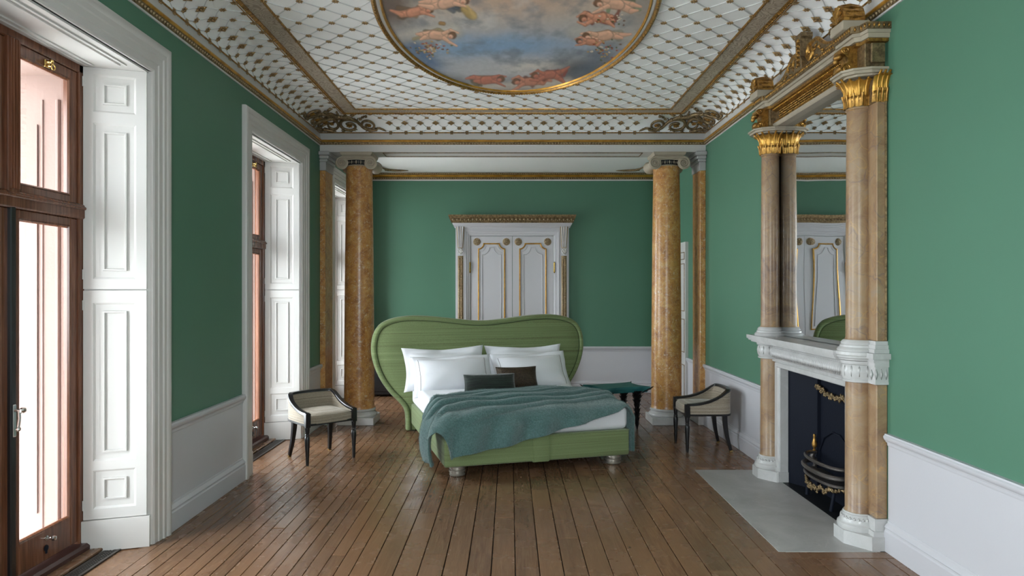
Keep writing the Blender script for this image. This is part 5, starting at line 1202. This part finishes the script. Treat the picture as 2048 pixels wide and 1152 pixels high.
# ================================================================== CHAIRS
def make_chair(label):
    c = empty('tub_chair', (0, 0, 0), label, 'chair', group='low oatmeal tub chairs')
    K = lambda mb, nm, m, par=c, sm=40: mb.build(nm, M[m], par, sm, world=False)
    # plan curve of the shell, left front post round the back to the right front post (y forward)
    plan = catmull([(-.234, .215, 0), (-.240, .10, 0), (-.240, -.05, 0), (-.234, -.14, 0), (-.205, -.195, 0), (-.12, -.222, 0), (0, -.228, 0), (.12, -.222, 0), (.205, -.195, 0), (.234, -.14, 0), (.240, -.05, 0), (.240, .10, 0), (.234, .215, 0)], 5)
    n = len(plan); seat_z = .375
    ztop = []
    for p in plan:
        t_ = interp(p.y, [-.228, -.195, -.16, -.12, -.07, .0, .08, .15, .215], [.604, .602, .583, .552, .523, .494, .474, .465, .462]); ztop.append(t_)
    nr = []
    for i in range(n):
        d = (plan[min(i + 1, n - 1)] - plan[max(i - 1, 0)]).normalized(); nr.append(Vector((d.y, -d.x, 0)) * -1)
    for i in range(n):
        if nr[i].dot(plan[i] - Vector((0, .0, 0))) < 0: nr[i] = -nr[i]
    mb = MB(); G = [[], [], [], []]
    for i in range(n):
        p, q = plan[i], nr[i]
        for k, (of, z) in enumerate(((.018, seat_z), (.018, ztop[i]), (-.018, ztop[i]), (-.018, .40))): G[k].append(p + q * of + Vector((0, 0, z)))
    mb.grid([[G[k][i] for k in range(4)] for i in range(n)]); sh = K(mb, 'upholstered_shell', 'oat', c, 60)
    fr = [(plan[i] + Vector((0, 0, ztop[i])), nr[i], (0, 0, 1)) for i in range(n)]
    K(MB().sweep([(-.024, -.006), (-.024, .010), (-.019, .016), (.019, .016), (.024, .010), (.024, -.006)], fr), 'top_rail', 'black')
    for of in (.0215, -.0215): K(MB().tube([plan[i] + nr[i] * of + Vector((0, 0, ztop[i] - .012)) for i in range(n)], .004, 5), 'welt', 'oat', sh)
    K(MB().sweep([(-.024, 0), (-.024, .018), (.022, .018), (.022, 0)], [(plan[i] + Vector((0, 0, .358)), nr[i], (0, 0, 1)) for i in range(n)]).box(-.215, .215, .195, .235, .358, .376), 'seat_rail', 'black', c, 40)
    # seat cushion
    inner = [p - q * .019 for p, q in zip(plan, nr)]; cen = Vector((0, .02, 0)); P = []
    for t_, z in ((1.0, .372), (1.0, .420), (.985, .436), (.94, .449), (.80, .460), (.55, .470), (.25, .475), (.0, .476)):
        row = []
        for p in inner: row.append((cen.x + (p.x - cen.x) * t_, cen.y + (p.y - cen.y) * t_, z))
        for k in range(1, 8):            # close across the front, slightly bowed forward
            a = inner[-1].lerp(inner[0], k / 8); y = a.y + .022 * math.sin(PI * k / 8) + .012; row.append((cen.x + (a.x - cen.x) * t_, cen.y + (y - cen.y) * t_, z))
        P.append(row)
    P = [r + [r[0]] for r in P]; K(MB().grid(P), 'seat_cushion', 'oat', c, 60)
    for sx in (-1, 1):
        K(MB().bbox(sx * .236 - .024, sx * .236 + .024, .192, .240, .345, .474, .004), 'front_post', 'black', c, 0)
        leg = K(MB().lathe([(.013, .0), (.015, .02), (.017, .10), (.023, .20), (.0245, .235), (.021, .262), (.016, .270), (.021, .275), (.021, .282), (.017, .287), (.020, .31), (.023, .335), (.022, .36)], 14, (sx * .236, .216, 0)), 'front_leg', 'black')
        pts_ = catmull([(sx * .185, -.165, .37), (sx * .187, -.172, .27), (sx * .196, -.19, .14), (sx * .210, -.225, .0)], 5)
        leg = K(MB().tube(pts_, [lerp(.033, .018, i / (len(pts_) - 1)) for i in range(len(pts_))], 4, up=(0, 1, 0)), 'back_leg', 'black', c, 30)
        K(MB().tube([pts_[-1] + Vector((0, .001, .001)), pts_[-2] * .55 + pts_[-1] * .45 + Vector((0, 0, .001))], .0195, 4, up=(0, 1, 0)), 'brass_cap', 'brass', leg, 0)
    return c
ch1 = make_chair('low black framed tub chair in oatmeal weave beside the left column and window')
ch2 = copy_tree(ch1); ch2['label'] = 'low black framed tub chair in oatmeal weave against the right white dado'
def place(o, x, y, heading):        # heading: direction the seat faces, from +y
    o.location = (x, y, 0); o.rotation_euler = (0, 0, heading)
place(ch1, -1.815, 6.535, math.radians(180 + 42)); place(ch2, 1.965, 6.97, math.radians(90))
# ================================================================== BEDSIDE TABLE
FLp, FRp, BRp, BLp = Vector((1.03, 7.61)), Vector((1.622, 7.85)), Vector((1.436, 8.235)), Vector((.843, 8.0))
tc = (FLp + FRp + BRp + BLp) / 4; ta = math.atan2(FRp.y - FLp.y, FRp.x - FLp.x); tw = (FRp - FLp).length / 2; td = .44 / 2
tb = empty('bedside_table', (tc.x, tc.y, 0), 'teal topped side table with black leaf carved legs right of the bed', 'table', rz=ta)
Tb = lambda mb, nm, m, par=tb, sm=30: mb.build(nm, M[m], par, sm, world=False)
def conc(k, f=.05):
    P = []; C_ = [(-tw, -td), (tw, -td), (tw, td), (-tw, td)]
    for i in range(4):
        a, b = Vector(C_[i]), Vector(C_[(i + 1) % 4]); mid = (a + b) / 2; inn_ = -mid.normalized()
        for q in range(10): t_ = q / 10; p = a.lerp(b, t_) + inn_ * f * math.sin(PI * t_) ** .7; P.append((p.x * k, p.y * k))
    return P
Tb(MB().prism(conc(1.0), lambda a, b, c: (a, b, c), .468, .492), 'table_top', 'teal', tb, 0)
mb = MB(); R0, R1 = conc(.99), conc(.90); n = len(R0); mb.add([(a, b, .47) for a, b in R0] + [(a, b, .425) for a, b in R1], [(i, (i + 1) % n, n + (i + 1) % n, n + i) for i in range(n)] + [tuple(range(n, 2 * n))]); Tb(mb, 'apron', 'teal', tb, 0)
lm = MB(); z = .40; prof = []
for k in range(8):
    zt = .44 - .052 * k; r = lerp(.05, .021, min(1, k / 4)) if k < 4 else lerp(.030, .016, (k - 4) / 4)
    lm.lathe([(r * .55, zt - .055), (r * .8, zt - .02), (r * 1.15, zt + .004)], 10, cap=False)
    for q in range(5):
        a = 2 * PI * (q + .5 * (k % 2)) / 5; d = Vector((math.cos(a), math.sin(a), 0)); e = Vector((-d.y, d.x, 0))
        lm.add([d * r * .7 + e * r * .5 + Vector((0, 0, zt - .045)), d * r * .7 - e * r * .5 + Vector((0, 0, zt - .045)), d * r * 1.65 + Vector((0, 0, zt + .012)), d * r * .8 + Vector((0, 0, zt - .006))], [(0, 1, 2), (1, 3, 2), (3, 0, 2), (0, 3, 1)])
lm.lathe([(.010, 0), (.013, .02), (.018, .10), (.022, .3), (.03, .44)], 10)
lgm = lm.mesh('leg', M['black'], 0)
for sx in (-1, 1):
    for sy in (-1, 1):
        o = link('leg', lgm, tb, False); o.location = (sx * (tw - .13), sy * (td - .075), 0)
        mb = MB(); 
        for k in range(5):
            t_ = k / 4; p = Vector((sx * lerp(tw - .12, tw + .005, t_), sy * lerp(td - .07, td + .003, t_), lerp(.40, .472, t_))); d = Vector((sx, sy * .6, .8)).normalized(); mb.octa(p, d * .045, Vector((-d.y, d.x, 0)).normalized() * .022, (0, 0, .014))
        l2 = mb.mesh('corner_leaf', M['black'], 0); q = link('corner_leaf', l2, o, False); q.location = -o.location
# ---- low black chest against the end wall, left of the bed
bc = empty('black_chest', (-1.45, YE - .22, 0), 'low black chest against the end wall, mostly hidden behind the headboard', 'chest')
Cb = lambda mb, nm, m='black', par=bc: mb.build(nm, M[m], par, 0)
Cb(MB().bbox(-2.08, -.95, YE - .42, YE - .04, .03, .60, .006), 'carcase'); Cb(MB().bbox(-2.10, -.93, YE - .44, YE - .035, .60, .63, .006), 'top')
for k in range(3):
    x0 = -2.06 + .365 * k; d_ = Cb(MB().bbox(x0, x0 + .355, YE - .432, YE - .42, .08, .57, .004), 'drawer_front'); MB().ball((x0 + .18, YE - .442, .33), .014).build('knob', M['brass'], d_)
for x0 in (-2.05, -.98):
    for y0 in (YE - .40, YE - .08): Cb(MB().bbox(x0 - .02, x0 + .02, y0 - .02, y0 + .02, 0, .035, .003), 'foot')
